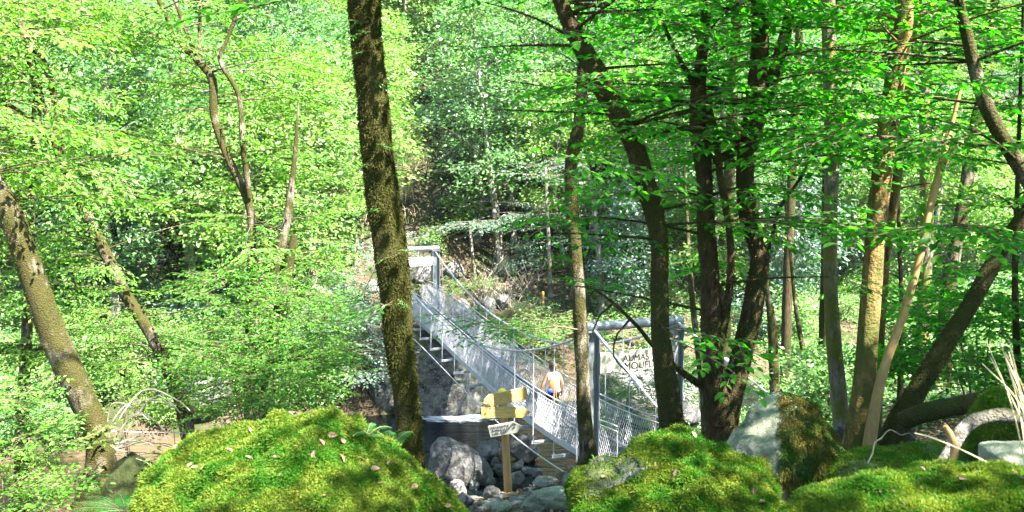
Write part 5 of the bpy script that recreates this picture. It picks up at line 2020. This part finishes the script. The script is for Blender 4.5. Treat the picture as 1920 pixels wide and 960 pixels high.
def loft(name, secs, mat, parent, n=24, wob=0.0, seed=0):
    mb = MB()
    a = np.linspace(0, 2 * math.pi, n, endpoint=False)
    vs = []
    for cx, cy, z, rx, ry in secs:
        q = 1 + wob * np.sin(5 * a + z * 20 + seed)
        vs.append(np.stack([cx + rx * np.cos(a) * q, cy + ry * np.sin(a) * q, np.full(n, z)], -1))
    m = len(secs)
    i = np.arange(m - 1)[:, None] * n
    j = np.arange(n)[None, :]
    mb.add(np.concatenate(vs), np.stack([i + j, i + (j + 1) % n, i + (j + 1) % n + n, i + j + n], -1).reshape(-1, 4))
    o = mb.build(name, mat, parent, True)
    so = o.modifiers.new("solid", 'SOLIDIFY')
    so.thickness = 0.004
    return o


loft("sleeveless_top", [(0, 0, .845, .190, .160), (0, 0, .90, .180, .155), (0, 0, .99, .158, .140), (0, .003, 1.09, .166, .150), (0, .003, 1.17, .174, .152), (0, 0, 1.24, .178, .142), (0, 0, 1.30, .155, .115), (0, .005, 1.33, .105, .09), (0, .008, 1.345, .072, .068)], TOPM, person, wob=0.012)
LV, LE, LR_ = [(0, 0, .86)], [], [(.147, .112)]
for sx in (-1, 1):
    prev = 0
    for p, rd in zip(legs[sx][:4], (.104, .064, .060, .042)):
        LV.append(p)
        LR_.append(rd)
        LE.append((prev, len(LV) - 1))
        prev = len(LV) - 1
skinned("leggings", LV, LE, LR_, LEGM, person)
for sx in (-1, 1):
    an, toe = legs[sx][3], legs[sx][4]
    mb = MB()
    a, b = np.array(an) + [0, -.03, -.045], np.array(toe) + [0, .01, 0]
    tube(mb, catmull(np.array([a + [0, -.03, .0], a, (a + b) / 2, b, b + [0, .02, 0]]), .02), 0.046, 12)
    mb.build("shoe", SHOEM, person, True)
v, f = ico(4)
hv = v * np.array([.103, .112, .108]) * (1 + .08 * fbm(v * np.array([7, 7, 2.0]), 3, 4))[:, None]
lowr = np.clip(-v[:, 2], 0, 1)
hv[:, 2] -= lowr * 0.045
front = (v[:, 1] > 0.35) & (v[:, 2] < 0.45)
hv[front] *= 0.80
mb = MB()
mb.add(hv + np.array([.006, .018, 1.495]), f)
mb.build("hair", HAIRM, person, True)
v, f = ico(3)
for nm, c, s, m in (("ear", (-.092, .03, 1.465), (.012, .022, .03), SKIN), ("ear", (.106, .03, 1.465), (.012, .022, .03), SKIN), ("nose", (.008, .132, 1.46), (.013, .018, .022), SKIN),
                    ("eye", (-.026, .112, 1.485), (.013, .012, .010), INK), ("eye", (.042, .112, 1.485), (.013, .012, .010), INK), ("mouth", (.008, .112, 1.425), (.022, .010, .006), ORANGE)):
    mb = MB()
    mb.add(v * np.array(s) + np.array(c), f)
    mb.build(nm, m, person, True)

bag = empty("shoulder_bag", "orange and blue bag slung across the walker's back with yellow cords hanging down", "bag")
mb = MB()
cc = [(-.10, -.115, 1.20, .05), (-.115, -.15, 1.12, .075), (-.10, -.16, 1.02, .085), (-.075, -.155, .93, .065), (-.06, -.15, .88, .03)]
vs = []
a = np.linspace(0, 2 * math.pi, 16, endpoint=False)
for x, y, z, w in cc:
    vs.append(np.stack([x + w * np.cos(a), y + .038 * np.sin(a), z + 0.012 * np.cos(3 * a)], -1))
i = np.arange(len(cc) - 1)[:, None] * 16
j = np.arange(16)[None, :]
mb.add(np.concatenate(vs), np.stack([i + j, i + (j + 1) % 16, i + (j + 1) % 16 + 16, i + j + 16], -1).reshape(-1, 4))
mb.build("panel", ORANGE, bag, True)
v, f = ico(3)
mb = MB()
mb.add(v * np.array([.075, .055, .075]) * (1 + .12 * fbm(v * 2, 2, 3))[:, None] + np.array([-.145, -.14, .915]), f)
mb.build("pouch", BLUE, bag, True)
mb = MB()
tube(mb, catmull(np.array([(-.155, -.06, 1.29), (-.14, -.118, 1.22), (-.09, -.15, 1.1), (-.02, -.155, .98), (.03, -.15, .9)]), .02), .012, 6)
mb.build("strap", YSTRAP, bag, True)
for x in (-.04, .015):
    mb = MB()
    tube(mb, catmull(np.array([(x, -.155, .92), (x - .012, -.165, .80), (x + .01, -.16, .68 + x)]), .02), .011, 6)
    mb.build("cord", YSTRAP, bag, True)
for o in (person, bag):
    o.location = BP(3.8 - (0.028 if o is bag else 0), -0.2, dz(3.8) + 0.02)
    o.rotation_euler = (0, 0, math.atan2(.362, .932))

mb = MB()
box(mb, np.array([0, 58, 27.5]), np.array([95.0, 0, 0]), np.array([0, 78.0, 0]), np.array([0, 0, 31.5]))
hm, nt, out = mat_new("haze_air")
pv = nt.nodes.new("ShaderNodeVolumePrincipled")
pv.inputs["Color"].default_value = (0.80, 0.93, 1.0, 1)
pv.inputs["Density"].default_value = HAZE
pv.inputs["Anisotropy"].default_value = 0.2
nt.links.new(pv.outputs[0], out.inputs[1])
tag(mb.build("haze", hm), "thin pale haze in the valley air", "haze", kind="stuff")

# ------------------------------------------------------------------ light and render settings
S = SUN_DIR
sun = bpy.data.lights.new("sun", 'SUN')
sun.energy = 5.0
sun.angle = math.radians(0.53)
sun.color = (1.0, 0.95, 0.86)
so = bpy.data.objects.new("sun", sun)
COL.objects.link(so)
so.rotation_euler = Vector(-S).to_track_quat('-Z', 'Y').to_euler()
so.location = (20, -20, 60)

wd_ = bpy.data.worlds.new("World")
sc.world = wd_
wd_.use_nodes = True
nt = wd_.node_tree
sky = nt.nodes.new("ShaderNodeTexSky")
sky.sky_type = 'NISHITA'
sky.sun_disc = False
sky.sun_elevation = math.asin(S[2])
sky.sun_rotation = math.atan2(S[0], S[1])
bg = nt.nodes["Background"]
nt.links.new(sky.outputs[0], bg.inputs[0])
bg.inputs[1].default_value = 0.07

vs_ = sc.view_settings
vs_.view_transform = 'Standard'
vs_.look = 'None'
vs_.exposure = 3.5
vs_.gamma = 1.0
vs_.use_curve_mapping = False
cy = sc.cycles
cy.max_bounces = 6
cy.diffuse_bounces = 3
cy.glossy_bounces = 2
cy.transmission_bounces = 3
cy.volume_bounces = 0
cy.transparent_max_bounces = 4
cy.caustics_reflective = False
cy.caustics_refractive = False
cy.sample_clamp_indirect = 6.0
cy.use_denoising = True
sc.render.use_persistent_data = False
